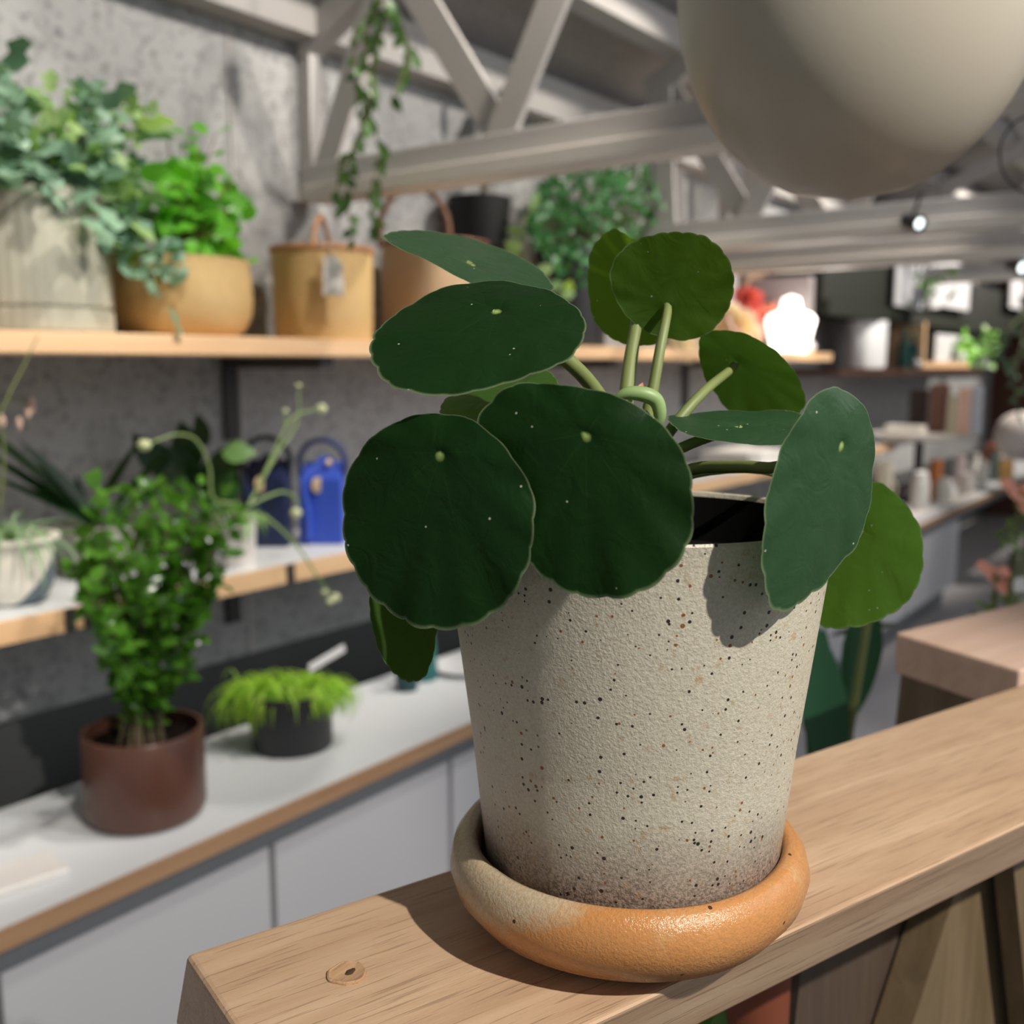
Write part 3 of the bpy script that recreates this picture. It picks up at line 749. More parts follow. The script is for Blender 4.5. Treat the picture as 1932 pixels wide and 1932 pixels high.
# --- bowl basket with bright round-leaved plant
t, p = shelf_thing('potted_plant', 348, 1.530, US1, 'bright green leafy plant in a low rounded golden straw basket on the upper shelf', 'potted plant')
k = mpp(p); r = 133 * k * .985; H = zat(p.x, p.y, 492) - US1
MB().lathe([(0, 0), (r*.72, 0), (r*.86, H*.1), (r*.97, H*.3), (r, H*.5), (r*.985, H*.75), (r*.95, H*.95), (r*.96, H), (r*.90, H*1.01), (r*.9, H*.85), (0, H*.8)], p, 72,
    rf=lambda a, z, q: q * (1 + .015 * math.sin(3*a+1) + .01 * math.sin(7*a + 40*z))).build('basket', M_basket, t, True)
random.seed(5)
lf, stm = MB(), MB(); tp = p + Vector((0, 0, H * .85))
for i in range(190):
    px_, py_ = random.gauss(368, 58), random.gauss(410, 62)
    if py_ < 320: px_ = 330 + (px_ - 365) * .6
    if not (228 < px_ < 488 and 230 < py_ < 520): continue
    q = onY(px_, py_, 1.53 + U(-.10, .06)); L = U(.028, .046) * (.75 if py_ < 330 else 1)
    nr = (Vector((0, 0, 1)) - FH * U(.2, 1.0) + rv() * .5)
    lf.leaf(q, rv() + Vector((0, 0, -.2)), nr, L, L * 1.05, 'round', .3, 5)
    if i % 2 == 0: stm.tube([tp + Vector((U(-.03, .03), U(-.03, .03), 0)), tp.lerp(q, .6) + Vector((0, 0, .012)), q], .0011, 5, 3)
for q in ((362, 232), (408, 252), (315, 248), (345, 262), (330, 365), (460, 495), (405, 505)):
    lf.leaf(onY(q[0], q[1], 1.50), RT * U(.4, 1) + rv() * .3, Vector((0, 0, 1)) - FH * .5, .030, .028, 'round', .3, 5)
    if q[1] < 300: stm.tube([tp, tp.lerp(onY(q[0], q[1], 1.5), .6) + Vector((0, 0, .02)), onY(q[0], q[1], 1.50)], .0011, 5, 3)
lf.build('foliage', G_bright, t, 'all'); stm.build('stems', plain('red_brown_stem', (.22, .10, .05), .6, .2), t)

# --- straight straw basket with tag
t, p = shelf_thing('straw_basket', 612, 1.520, US1, 'upright straw basket with a white paper tag on its front, upper shelf', 'basket')
k = mpp(p); r = 95 * k * .985; H = zat(p.x, p.y, 478) - US1
MB().lathe([(0, 0), (r*.93, 0), (r*.97, H*.05), (r*.985, H*.5), (r, H*.93), (r, H), (r*.94, H), (r*.93, H*.1), (0, H*.08)], p, 72).build('basket', M_basket, t, True)
br = MB()
for q in (-1, 1):
    pts = [p + Vector((r*.99*math.cos(a), r*.99*math.sin(a), H + .003 + .0035*q*math.sin(a*22))) for a in [i*2*math.pi/110 for i in range(111)]]
    br.tube(pts, .0045, 6, 1)
br.build('braided_rim', plain('orange_braid', (.46, .22, .10), .6, .25, 60), t)
hz = zat(p.x, p.y, 408)
MB().tube([p - FH*r*.95 + Vector((0, 0, H*.9)), p - FH*r*.75 + Vector((0, 0, (H + hz - p.z) / 2)), p + Vector((0, 0, hz - p.z)), p + FH*r*.75 + Vector((0, 0, (H + hz - p.z) / 2)), p + FH*r*.95 + Vector((0, 0, H*.9))], .0055, 8).build('handle', plain('orange_cord', (.48, .25, .13), .6, .3, 60), t)
q0 = D(628, 520, (p - CAM).dot(FW) - r - .036)
tg = MB(); tw, th_ = 19 * k, 34 * k
fr = -FH; rt = RT
pts = [(-1, -1), (1, -1), (.9, .6), (.3, 1), (-.8, 1)]
vs = [q0 + rt * (a * tw) + Vector((0, 0, b * th_)) for a, b in pts] + [q0 + rt * (a * tw) + Vector((0, 0, b * th_)) - fr * .0008 for a, b in pts]
tg.add(vs, [(0,1,2,3,4), (9,8,7,6,5)] + [(i, 5+i, 5+(i+1) % 5, (i+1) % 5) for i in range(5)])
tg.build('paper_tag', M_white, t, False)
MB().tube([q0 + Vector((0, 0, th_)), q0 + Vector((0, .004, th_ + .02)), p - FH*r*1.0 + Vector((0, 0, H))], .0006, 5, 2).build('tag_string', M_white, t)

# --- larger basket behind with leather handle
t, p = shelf_thing('straw_basket', 822, 1.515, US1, 'larger pale straw basket with an arched brown leather handle, upper shelf', 'basket')
k = mpp(p); r = .118; H = zat(p.x, p.y, 462) - US1
MB().lathe([(0, 0), (r*.95, 0), (r, H*.05), (r, H*.9), (r*.97, H), (r*.92, H), (r*.92, H*.1), (0, H*.08)], p, 72).build('basket', M_basket2, t, True)
MB().tube([p + Vector((r*math.cos(i*2*math.pi/60), r*math.sin(i*2*math.pi/60), H)) * 1.0 for i in range(61)], .005, 6, 1).build('rim_binding', M_leather, t)
ax = RT * 1.0
hp = []
for i in range(13):
    a = math.pi * i / 12; hp.append(onY(782, 440, p.y - .03) + RT * (-62 * k * math.cos(a)) + Vector((0, 0, 78 * k * math.sin(a))))
MB().tube([hp[0] - Vector((0, 0, .03))] + hp + [hp[-1] - Vector((0, 0, .03))], .0062, 8, 2).build('handle', M_leather, t)

# --- black planter high on the shelf with a dark large-leaved plant, hanging from the roof
hx = sx(905, 1.60, CZ + .25)
p = Vector((hx, 1.60, zat(hx, 1.60, 468)))
t = thing('hanging_planter', p, 'black hanging pot behind the large basket with tall dark leaves above', 'hanging planter')
H = zat(hx, 1.60, 374) - p.z; r = 60 * mpp(p)
MB().lathe([(0, 0), (r*.8, 0), (r*.86, .004), (r, H), (r*.94, H), (r*.9, H*.85), (0, H*.85)], p, 48).build('pot', plain('deep_black', (.006, .006, .006), .7), t, True)
lf = MB(); st_ = MB(); tp = p + Vector((0, 0, H*.85)); tops = [(925, 215, .15, .05), (948, 190, .20, .075), (915, 175, .09, .035), (962, 175, .12, .05), (985, 150, .08, .04)]
for (a, b, L, W) in tops:
    q = onY(a, b, 1.58); d = (q - tp).normalized()
    lf.leaf(q - d * L * .55, d + RT * U(-.2, .4), -FH + rv() * .3, L, W, 'oval', .3, 7); st_.tube([tp, tp.lerp(q, .5) + RT * .01, q - d * L * .5], .003, 6, 3)
for i in range(3): st_.tube([p + Vector((r*.9*math.cos(i*2.1), r*.9*math.sin(i*2.1), H)), Vector((p.x, p.y, H + p.z + .25)), Vector((p.x, p.y, roofz(1.6) - .12))], .0012, 5, 1)
lf.build('foliage', G_dark, t, 'all'); st_.build('stems', M_woody, t)

# --- trailing vine hanging beside the first truss
hp0 = onY(735, -120, 1.28)
t = thing('hanging_plant', hp0, 'trailing vine hanging down beside the steel truss over the straw baskets', 'hanging plant')
random.seed(21)
MB().lathe([(0, 0), (.008, 0), (.012, .02), (.012, .05), (.011, .05), (0, .04)], hp0, 32).build('pot', M_black, t, True)  # unseen hook end of the vine, kept tiny to keep its shadow off the wall
lf, st_ = MB(), MB()
vines = [([(720, 0), (690, 60), (695, 150), (690, 220), (668, 290), (655, 370), (668, 450)], 1.0),
         ([(730, 0), (712, 80), (705, 160), (700, 230), (720, 290), (700, 370), (712, 440)], .9),
         ([(745, 0), (762, 60), (772, 110), (740, 180)], 1.1), ([(710, 0), (672, 60), (668, 140), (680, 250), (640, 320), (640, 400)], .8)]
for V_, sc in vines:
    P_ = [onY(a, b, 1.30 + U(-.03, .03)) for a, b in V_]; st_.tube([hp0 + Vector((0, -.008, .045))] + P_, .0013, 5, 3)
    S_ = smooth(P_, 7)
    for q in S_:
        if R() < .80:
            L = U(.018, .034) * sc
            lf.leaf(q, RT * U(-1, 1) + Vector((0, 0, -U(.4, 1.6))), -FH + rv() * .8, L, L * .62, 'oval', .4, 5)
lf.build('foliage', G_vine, t, 'all'); st_.build('stems', M_woody, t)
MB().tube([hp0 + Vector((0, 0, .04)), Vector((hp0.x, hp0.y, roofz(hp0.y) - .03))], .0015, 5, 1).build('hanging_wire', M_black, t)

# --- black pots with bushy foliage behind the front plant
def bush_thing(px, Y, z, r, H, label, foli, mat, n, size, box, seed, potm=M_black, spr=(-.12, .09)):
    p = pt(px, Y, z); t = thing('potted_plant', p, label, 'potted plant')
    MB().lathe([(0, 0), (r*.86, 0), (r*.9, .004), (r, H*.97), (r, H), (r*.93, H), (r*.92, H*.9), (0, H*.88)], p, 56).build('pot', potm, t, True)
    random.seed(seed); lf, st_ = MB(), MB(); tp = p + Vector((0, 0, H*.9))
    x0, x1, y0_, y1_ = box
    for i in range(n):
        a, b = U(0, 2*math.pi), math.sqrt(R())
        qx = (x0+x1)/2 + (x1-x0)/2*b*math.cos(a); qy = (y0_+y1_)/2 + (y1_-y0_)/2*b*math.sin(a)
        if (qx % 47 < 12 and qy % 61 < 22): continue
        q = onY(qx, qy, Y + U(*spr)); L = U(*size)
        if foli == 'round': lf.leaf(q, rv() + (q - tp).normalized() * .5, Vector((0, 0, .8)) - FH + rv()*.6, L, L*.8, 'round', .5, 4)
        else: lf.leaf(q, rv() + (q - tp).normalized() * .5, Vector((0, 0, .6)) - FH + rv()*.8, L, L*.6, 'lobed', .7, 5)
        if i % 7 == 0: st_.tube([tp, tp.lerp(q, .5) + Vector((0, 0, .03)), q], .0012, 5, 3)
    lf.build('foliage', mat, t, 'all'); st_.build('stems', M_woody, t); return t
bush_thing(1078, 1.52, US1, .10, zat(sx(1078, 1.52, US1), 1.52, 470) - US1, 'big curly dark green bushy plant in a black pot under the roof truss, upper shelf', 'lobed', G_fern, 1500, (.018, .034), (1002, 1268, 296, 535), 3)
p = pt(1040, 1.42, US1)
t = thing('potted_plant', p, 'small plant with pale yellow-green upright leaves between the basket and curly bush', 'potted plant')
MB().lathe([(0, 0), (.034, 0), (.042, .075), (.038, .075), (0, .06)], p, 40).build('pot', M_black, t, True)
lf, st_ = MB(), MB()
q1 = onY(1000, 385, 1.40); tp = p + Vector((0, 0, .06)); st_.tube([tp, onY(985, 470, 1.40), q1], .003, 6, 4)
for (a, b, dx, dz_, L, W) in ((985, 470, -1, .5, .045, .03), (975, 500, -.6, 1, .05, .032), (1000, 400, .5, 1, .05, .024), (990, 440, -1, .2, .045, .022), (1010, 520, 1, .6, .05, .03), (1030, 545, .8, .3, .045, .026), (1055, 560, .6, .2, .04, .03), (1045, 580, .2, -.6, .05, .02)):
    lf.leaf(onY(a, b, 1.39), RT * dx + Vector((0, 0, dz_)), -FH + rv()*.4, L, W, 'oval', .4, 6)
lf.build('foliage', G_yel, t, 'all'); st_.build('stem', M_stem, t)
l2 = MB(); l2.leaf(onY(1070, 555, 1.38), RT * .25 + Vector((0, 0, 1)), -FH, .035, .026, 'oval', .2, 6); o = l2.build('young_leaf', G_lime, t, 'all'); o['label'] = 'glowing yellow-green young leaf'

# --- lower shelf: striped pot with grassy plant
def stalk(mb, pts, Y, r=.0018): mb.tube([onY(a, b, Y if b < 990 else 1.362) for a, b in pts], lambda u: r * (1 - .5 * u), 6, 4)
t, p = shelf_thing('potted_plant', 28, 1.50, LS, 'white and navy pot of thin grassy leaves at the left end of the lower shelf', 'potted plant')
k = mpp(p); r = 76 * k; H = zat(p.x, p.y, 1010) - LS
m_ = NT('white_navy_stripe'); v = m_.coords('Object'); sp_ = m_.node('ShaderNodeSeparateXYZ'); m_.link(v, sp_.inputs[0])
f = m_.math('MULTIPLY_ADD', sp_.outputs['X'], -1.1, sp_.outputs['Z'])
m_.color(m_.ramp(m_.math('MULTIPLY_ADD', f, 6, .2), [(.0, (.72, .68, .58)), (.07, (.10, .14, .17)), (.36, (.78, .74, .66))], 'CONSTANT')); m_.rough(.35)
MB().lathe([(0, 0), (r*.6, 0), (r*.82, H*.08), (r*.97, H*.35), (r, H*.7), (r*.98, H*.9), (r*1.14, H*.95), (r*1.14, H), (r*.95, H), (r*.9, H*.9), (0, H*.85)], p, 64).build('pot', m_.m, t, True)
lf, st_ = MB(), MB(); tp = p + Vector((0, 0, H*.9)); random.seed(31)
for i in range(46):
    a = U(0, 2*math.pi); L = U(.09, .17)
    lf.leaf(tp, Vector((math.cos(a), math.sin(a), U(.9, 2.2))), Vector((0, 0, 1)), L, .006, 'strap', U(1.6, 2.8), 8)
lf.build('foliage', G_grass, t, 'all')
stalk(st_, [(0, 960), (8, 860), (2, 780), (20, 752), (45, 758), (58, 790)], 1.46); stalk(st_, [(-40, 900), (10, 760), (45, 690), (72, 632)], 1.365)
st_.build('flower_stalk', M_stem, t)
fl = MB()
for a, b in ((36, 800), (52, 778), (60, 768), (4, 795), (60, 760)): fl.ball(onY(a, b, 1.455), .006, 10, (.7, .7, 1.7))
fl.build('flower_buds', plain('pale_pink_bud', (.62, .42, .34), .6), t)

# --- wide grey planter with dark strappy plant
t, p = shelf_thing('potted_plant', 190, 1.585, LS, 'dark strap-leaved plant in a wide grey planter, back of the lower shelf', 'potted plant')
k = mpp(p); r = 76 * k; H = zat(p.x, p.y, 985) - LS
MB().lathe([(0, 0), (r*.8, 0), (r*.9, H*.1), (r, H*.95), (r, H), (r*.93, H), (r*.9, H*.9), (0, H*.88)], p, 56).build('pot', plain('warm_grey_ceramic', (.30, .28, .26), .5), t, True)
lf = MB(); tp = p + Vector((0, 0, H*.9))
for a, b, W in ((-60, 780, .022), (30, 840, .022), (0, 905, .02), (90, 930, .018), (275, 830, .02), (310, 850, .02), (150, 900, .016), (-20, 850, .02), (60, 885, .018), (330, 880, .018), (300, 920, .016)):
    q = onY(a, b, 1.60 if a < 250 else 1.57); L = (q - tp).length * 1.05; lf.leaf(tp + RT * U(-.02, .02), q - tp + Vector((0, 0, .02)), Vector((0, 0, 1)) - FH * .8, L, W, 'strap', .25, 8)
lf.build('foliage', G_dark, t, 'all')
t, p = shelf_thing('potted_plant', 372, 1.60, LS, 'broad dark-leaved plant at the wall behind the small-leaved shrub, lower shelf', 'potted plant')
MB().lathe([(0, 0), (.035, 0), (.045, .06), (.04, .06), (0, .05)], p, 40).build('pot', M_black, t, True)
lf = MB(); tp = p + Vector((0, 0, .05)); random.seed(8)
for a, b, L, W in ((330, 880, .10, .06), (370, 850, .10, .06), (400, 900, .10, .07), (300, 860, .09, .05), (395, 815, .07, .03), (350, 900, .11, .07), (440, 880, .09, .06), (420, 930, .1, .07), (310, 930, .1, .06)):
    q = onY(a, b, 1.58); d = (q - tp).normalized(); lf.leaf(q - d * L * .4, d + RT * U(-.5, .5), -FH + Vector((0, 0, .5)) + rv() * .2, L, W, 'oval', .5, 7)
lf.build('foliage', G_dark, t, 'all')
l2 = MB(); l2.leaf(onY(418, 855, 1.52), RT + Vector((0, 0, .1)), -FH + Vector((0, 0, .6)), .062, .045, 'oval', .4, 7); o = l2.build('foliage', leafmat('lit_leaf', (.10, .22, .06), (.16, .30, .09), .4, .3), t, 'all'); o['label'] = 'lighter green leaf catching the light'

# --- budding plant with arching flower stalks
t, p = shelf_thing('potted_plant', 452, 1.45, LS, 'small white pot sending out long arching stalks tipped with pale buds', 'potted plant')
k = mpp(p); r = 34 * k; H = zat(p.x, p.y, 970) - LS
MB().lathe([(0, 0), (r*.85, 0), (r, H), (r*.9, H), (0, H*.9)], p, 48, rf=lambda a, z, q: q * (1 + .02 * math.cos(16 * a))).build('pot', plain('white_ceramic', (.75, .71, .68), .4), t, True)
lf, st_, bd_ = MB(), MB(), MB(); tp = p + Vector((0, 0, H*.9))
YB = 1.42
for pts in ([(470, 955), (500, 890), (535, 815), (560, 783), (600, 772)], [(465, 955), (530, 928), (560, 945), (562, 975)], [(455, 970), (500, 975), (560, 1030), (600, 1090), (632, 1130)],
            [(450, 950), (402, 940), (395, 880), (370, 830), (330, 820), (280, 838)], [(470, 950), (520, 860), (560, 800), (563, 735)], [(540, 810), (538, 780)]):
    stalk(st_, pts, YB, .0029)
for a, b, q in ((606, 772, .010), (558, 968, .010), (632, 1128, .009), (612, 1118, .006), (272, 840, .010), (563, 728, .005), (538, 776, .005), (622, 1135, .007)): bd_.ball(onY(a, b, YB if b < 990 else 1.362), q, 10, (1.1, 1.1, .9), .1)
random.seed(12)
for i in range(30):
    a = U(0, 2*math.pi); lf.leaf(tp, Vector((math.cos(a), math.sin(a), U(.5, 1.6))), Vector((0, 0, 1)), U(.06, .12), .007, 'strap', U(1.6, 2.6), 8)
lf.build('foliage', leafmat('light_strap_leaf', (.14, .30, .08), (.30, .46, .16), .4, .2), t, 'all'); st_.build('flower_stalk', leafmat('pale_green_stalk', (.22, .34, .10), (.34, .44, .18), .5, .2), t); bd_.build('flower_buds', leafmat('pale_bud', (.50, .55, .30), (.62, .66, .42), .5, .1), t)

# --- watering cans
def can(px, Y, w_px, py_top, mat, mat2, label):
    t, p = shelf_thing('watering_can', px, Y, LS, label, 'watering can')
    k = mpp(p); w_ = w_px * k / 2; dpt = w_ * .8; H = zat(p.x, p.y, py_top) - LS
    f_ = -FH
    def q(a, b, c): return p + RT * a + f_ * b + Vector((0, 0, c))
    MB().hexa([q(-w_, dpt, 0), q(w_, dpt, 0), q(w_, -dpt, 0), q(-w_, -dpt, 0), q(-w_*.95, dpt*.9, H*.80), q(w_*.95, dpt*.9, H*.80), q(w_*.95, -dpt*.9, H), q(-w_*.95, -dpt*.9, H)]).build('body', mat, t, False, bevel=.004)
    sl2 = MB(); sl2.hexa([q(-w_*.95, dpt*.9, H*.80), q(w_*.95, dpt*.9, H*.80), q(w_*.6, 0, H*.98), q(-w_*.2, 0, H*1.02), q(-w_*.9, dpt*.8, H*.82), q(w_*.9, dpt*.8, H*.82), q(w_*.45, -.01, H*1.06), q(-w_*.1, -.01, H*1.08)])
    sl2.build('cover', mat, t, False, bevel=.002)
    hp = [q(-w_*.95, 0, H*.75)]
    for i in range(11):
        a = math.pi * i / 10; hp.append(q(-w_*1.05*math.cos(a), 0, H*.98 + w_*1.08*math.sin(a)))
    hp.append(q(w_*.95, 0, H*.8)); MB().tube(hp, .0055, 8, 2).build('handle', mat2, t)
    MB().tube([q(-w_*.55, dpt + .004, H*.08), q(-w_*.5, dpt + .014, H*.4), q(-w_*.75, dpt + .012, H*.86)], lambda u: .0085 - .003 * u, 10).build('spout', mat, t)
    kn = MB()
    kn.lathe([(0, 0), (.0155, 0), (.0155, .003), (.010, .004), (0, .004)], q(-w_*.12, dpt*.98, H*.74), 28, M=Matrix.Rotation(math.radians(90), 4, 'X') @ Matrix.Rotation(0, 4, 'Z'))
    o = kn.build('round_cap', plain('gold_cap_%d' % px, (.75, .55, .30), .35, .1, 80, .6), t)
    MB().ball(q(w_*.35, dpt*.4, H*1.0), .0085, 12, (1, .6, .8)).build('screw_cap', bpy.data.materials['gold_cap_%d' % px], t)
can(612, 1.52, 82, 872, plain('cobalt_enamel', (.035, .085, .50), .4), plain('cobalt_handle', (.03, .045, .16), .4), 'cobalt blue watering can with arched handle on the lower shelf')
can(508, 1.585, 84, 868, plain('navy_enamel', (.012, .02, .07), .3), plain('navy_handle', (.012, .014, .03), .4), 'dark navy watering can behind and left of the cobalt one')

# --- white stack seen behind the pot on the lower shelf
st0 = pt(1400, 1.52, LS)
for i in range(6):
    o = MB().box((st0.x - .15, st0.y - .09, LS + i * .009), (st0.x + .17 - .01 * (i % 3), st0.y + .09, LS + i * .009 + .0075)).build('folded_cloth', plain('white_linen', (.78, .76, .72), .8, .08, 40) if i == 0 else bpy.data.materials['white_linen'], smooth_=False, bevel=.002)
    tag(o, 'folded white cloth in the stack behind the rim of the speckled pot', 'cloth', 'folded white cloths')

# --- counter: brown pot with shrub
t, p = shelf_thing('potted_plant', 278, 1.475*.838, CT, 'small-leaved green shrub in a glossy brown cylinder pot on the white counter', 'potted plant')
k = mpp(p); r = 109 * k; H = zat(p.x, p.y - 0, 1372) - CT
MB().lathe([(0, 0), (r*.88, 0), (r*.96, .006), (r, .016), (r, H*.985), (r*.985, H), (r*.93, H), (r*.92, H*.85), (0, H*.83)], p, 72).build('pot', plain('brown_glaze', (.10, .042, .028), .32, .15, 8), t, True)
MB().lathe([(0, H*.86), (r*.915, H*.85)], p, 32).build('soil', M_soil, t)
lf, st_ = MB(), MB(); tp = p + Vector((0, 0, H*.85)); random.seed(41)
tips = [(180, 935), (150, 1010), (140, 1080), (165, 1110), (250, 930), (285, 915), (330, 930), (370, 925), (420, 935), (450, 965), (430, 1010), (400, 1060), (410, 1090), (230, 1000), (200, 1050), (210, 1110), (300, 980), (350, 1000), (190, 1180), (230, 1230), (390, 1130), (360, 1200), (270, 1050), (320, 1080), (240, 1290), (350, 1260), (170, 1040), (380, 970), (310, 1150), (260, 1150)]
for a, b in tips:
    Yt = 1.235 + U(-.08, .08); q = onY(a, b, Yt); mid = tp.lerp(q, .45); mid.x = tp.x + (mid.x - tp.x) * .55; mid.y = tp.y + (mid.y - tp.y) * .55
    b0 = tp + Vector((U(-.03, .03), U(-.03, .03), 0)); pts = [b0, mid, q]; st_.tube(pts, lambda u: .0026 * (1 - .6*u), 5, 4)
    for u_, q2 in enumerate(smooth([tp.lerp(mid, .6), mid, mid.lerp(q, .5) + rv() * .005, q], 9)):
        for _ in range(2):
            L = U(.020, .033); lf.leaf(q2 + rv() * .011, rv() + Vector((0, 0, .5)), Vector((0, 0, 1)) + rv() * .8 - FH * .3, L, L * .66, 'oval', .3, 4)
lf.build('foliage', G_mid, t, 'all'); st_.build('stems', M_woody, t)

# --- counter: black pot with lime tufts and tag
t, p = shelf_thing('potted_plant', 552, 1.52*.838, CT, 'drooping lime green tufts over a black cylinder pot with a white tag, on the counter', 'potted plant')
k = mpp(p); r = 75 * k; H = zat(p.x, p.y, 1300) - CT
MB().lathe([(0, 0), (r*.96, 0), (r, .004), (r, H), (r*.93, H), (r*.9, H*.85), (0, H*.83)], p, 56).build('pot', plain('charcoal_pot', (.022, .022, .025), .5, .2), t, True)
lf = MB(); tp = p + Vector((0, 0, H*.9)); random.seed(51)
for i in range(620):
    cx_ = -.035 if R() < .45 else .035
    a = U(0, 2*math.pi); base = tp + RT * (cx_ + U(-.025, .025)) + Vector((U(-.02, .02), U(-.02, .02), U(0, .02)))
    d = Vector((math.cos(a), math.sin(a), U(.9, 2.2)))
    if cx_ < 0: d -= RT * .5; d -= FH * .4
    else: d += RT * .35
    L = U(.06, .105) * (1.15 if cx_ < 0 and d.dot(FH) < 0 else .85)
    lf.leaf(base, d, Vector((0, 0, 1)) + rv() * .2, L, .0032, 'strap', U(2.4, 3.6), 6, .6)
lf.build('foliage', G_lime, t, 'all')
a, b = onY(583, 1262, 1.215), onY(650, 1222, 1.215)
MB().bar(a, b, .0018, .013, UP).build('plant_tag', M_white, t, False, bevel=.0008)

# --- teal vase and small dish at the back of the counter
t, p = shelf_thing('vase', 800, 1.34, CT, 'teal green glazed vase on the counter under the drooping round leaf', 'vase')
r = 27 * mpp(p); H = zat(p.x, p.y, 1160) - CT
MB().lathe([(0, 0), (r*.9, 0), (r*1.0, H*.1), (r*.85, H*.45), (r*.7, H*.8), (r*.8, H), (r*.7, H), (r*.6, H*.8), (0, H*.2)], p, 48).build('body', plain('teal_glaze', (.01, .14, .13), .2), t, True)
t, p = shelf_thing('vase', 768, 1.32, CT, 'small dark blue-green vase just left of the teal one', 'vase')
r = 22 * mpp(p); H = zat(p.x, p.y, 1230) - CT
MB().lathe([(0, 0), (r*.9, 0), (r*1.0, H*.3), (r*.6, H*.9), (r*.7, H), (r*.5, H), (0, H*.2)], p, 48).build('body', plain('dark_teal_glaze', (.01, .05, .06), .2), t, True)
t, p = shelf_thing('dish', 880, 1.31, CT, 'shallow white glass dish on the counter right beside the teal vase', 'dish')
MB().lathe([(0, 0), (.05, 0), (.075, .012), (.073, .013), (.05, .004), (0, .004)], p, 48).build('bowl', plain('white_gloss', (.75, .75, .76), .12), t, True)
# --- price card
p = onZ(25, 1660, CT)
cdm = MB().box((-.055, -.035, 0), (.055, .035, .009), Matrix.Translation(p) @ Matrix.Rotation(-.15, 4, 'Z')).build('soap_dish', plain('cream_plate', (.72, .69, .66), .4), smooth_=False, bevel=.003)
tag(cdm, 'flat cream rectangular tile tray on the white counter, bottom left', 'tray')

# ================================================================== FAR RIGHT AREA
def sbox(name, px0, px1, Y0, Y1, z0, z1, m, label, cat, group=None, bev=.002):
    x0, x1 = sx(px0, Y0, z0), sx(px1, Y0, z0)
    o = MB().box((x0, Y0, z0), (x1, Y1, z1)).build(name, m, smooth_=False, bevel=bev); return tag(o, label, cat, group)
# bright paper lantern, pink shade and pin board above the end of the bright shelf
px = 1489; p = pt(px, 1.45, US1)
t = thing('table_lamp', p, 'blown-out glowing white lamp at the right end of the upper shelf', 'lamp')
k = mpp(p)
MB().lathe([(0, 0), (34*k, 0), (40*k, 20*k), (46*k, 45*k), (50*k, 60*k), (44*k, 70*k), (22*k, 78*k), (17*k, 100*k), (0, 106*k)], p, 40, rf=lambda a, z, r: r*(1+.10*math.sin(2*a+.6)+.04*math.sin(5*a))).build('shade', plain('glowing_white_shade', (1, .93, .86), .5, .02, 5, em=3.0), t, True)
l = bpy.data.lights.new('lamp_glow', 'POINT'); l.energy = 1.6; l.color = (1, .88, .78); l.shadow_soft_size = .06
lo = bpy.data.objects.new('lamp_glow', l); col.objects.link(lo); lo.location = p + Vector((0, -.16, .12))
p = pt(1527, 1.43, US1); t = thing('glass_bauble', p, 'tiny shiny white glass ball beside the glowing lamp', 'ornament')
MB().ball(p + Vector((0, 0, 11*mpp(p))), 11*mpp(p), 20).build('ball', plain('white_gloss_ball', (.9, .9, .88), .08), t, 'all')
random.seed(61)
for (px, py, sc, cc, lb) in ((1412, 566, 1.0, (.62, .12, .12), 'crimson'), (1440, 600, 1.3, (.80, .34, .28), 'coral pink'), (1385, 610, 1.6, (.78, .62, .60), 'pale pink'), (1400, 650, 1.5, (.80, .58, .55), 'blush'), (1290, 655, 1.2, (.75, .66, .64), 'white'),):
    q = onY(px, py, 1.60); k = mpp(q); t = thing('flower', (q.x, q.y, US1), 'large %s ruffled paper flower behind the round leaves, upper shelf' % lb, 'flower')
    mb = MB()
    for i in range(26):
        d = rv() - FH * .7; mb.leaf(q + rv() * 4*k, d, -FH + rv() * .6, U(22, 34)*k*sc, 24*k*sc, 'round', U(.2, 1.0), 5)
    mb.build('petals', leafmat('%s_petal' % lb.replace(' ', '_'), cc, tuple(min(1, c*1.2) for c in cc), .6, .2), t, 'all')
    MB().tube([(q.x, q.y, US1), q], .004, 6, 1).build('stem', M_woody, t)
bm_ = NT('print_board'); v = bm_.coords(); nn_ = bm_.noise(v, 7, 3); n2 = bm_.noise(v, 13, 2)
c_ = bm_.mix(bm_.ramp(nn_, [(.4, (0,)), (.6, (1,))]), (.24, .145, .09), (.34, .22, .145)); c_ = bm_.mix(bm_.ramp(n2, [(.56, (0,)), (.63, (.85,))]), c_, (.09, .08, .09)); bm_.color(c_)
sbox('print_board', 1404, 1528, WY - .03, WY - .003, US1 + .001, zat(sx(1460, WY, CZ+.3), WY, 482), bm_.m, 'tan board with dark blotchy prints behind the glowing lamp', 'board')
sbox('drawing_sheet', 1462, 1474, WY - .036, WY - .031, zat(sx(1468, WY, CZ), WY, 575), zat(sx(1468, WY, CZ), WY, 520), M_white, 'narrow white sheet pinned on the tan board', 'paper', bev=.001)
o = MB(); q = onY(1513, 562, WY - .05); o.lathe([(0, 0), (11*mpp(q), 0), (11*mpp(q), .016), (0, .018)], q, 24, M=Matrix.Rotation(math.radians(90), 4, 'X'))
tag(o.build('round_badge', plain('slate_blue', (.10, .13, .15), .5)), 'dark slate round disc fixed on the tan board', 'disc')
xpost = sx(1541, SY, CZ)
tag(MB().box((xpost, SY + .04, US1 + .001), (xpost + .05, WY - .002, CZ + .33)).build('partition_post', plain('grey_pink_paint', (.30, .27, .27), .6), smooth_=False), 'grey upright partition post between the tan board and the dark bulkhead', 'post')
xg = sx(1262, WY - .03, CZ + .2)
tag(MB().box((xg, WY - .05, US1 + .001), (xg + .05, WY - .002, CZ + .64)).build('wall_post', plain('grey_brown_paint', (.16, .15, .15), .6), smooth_=False), 'dark grey wall post right of the curly bush', 'post')
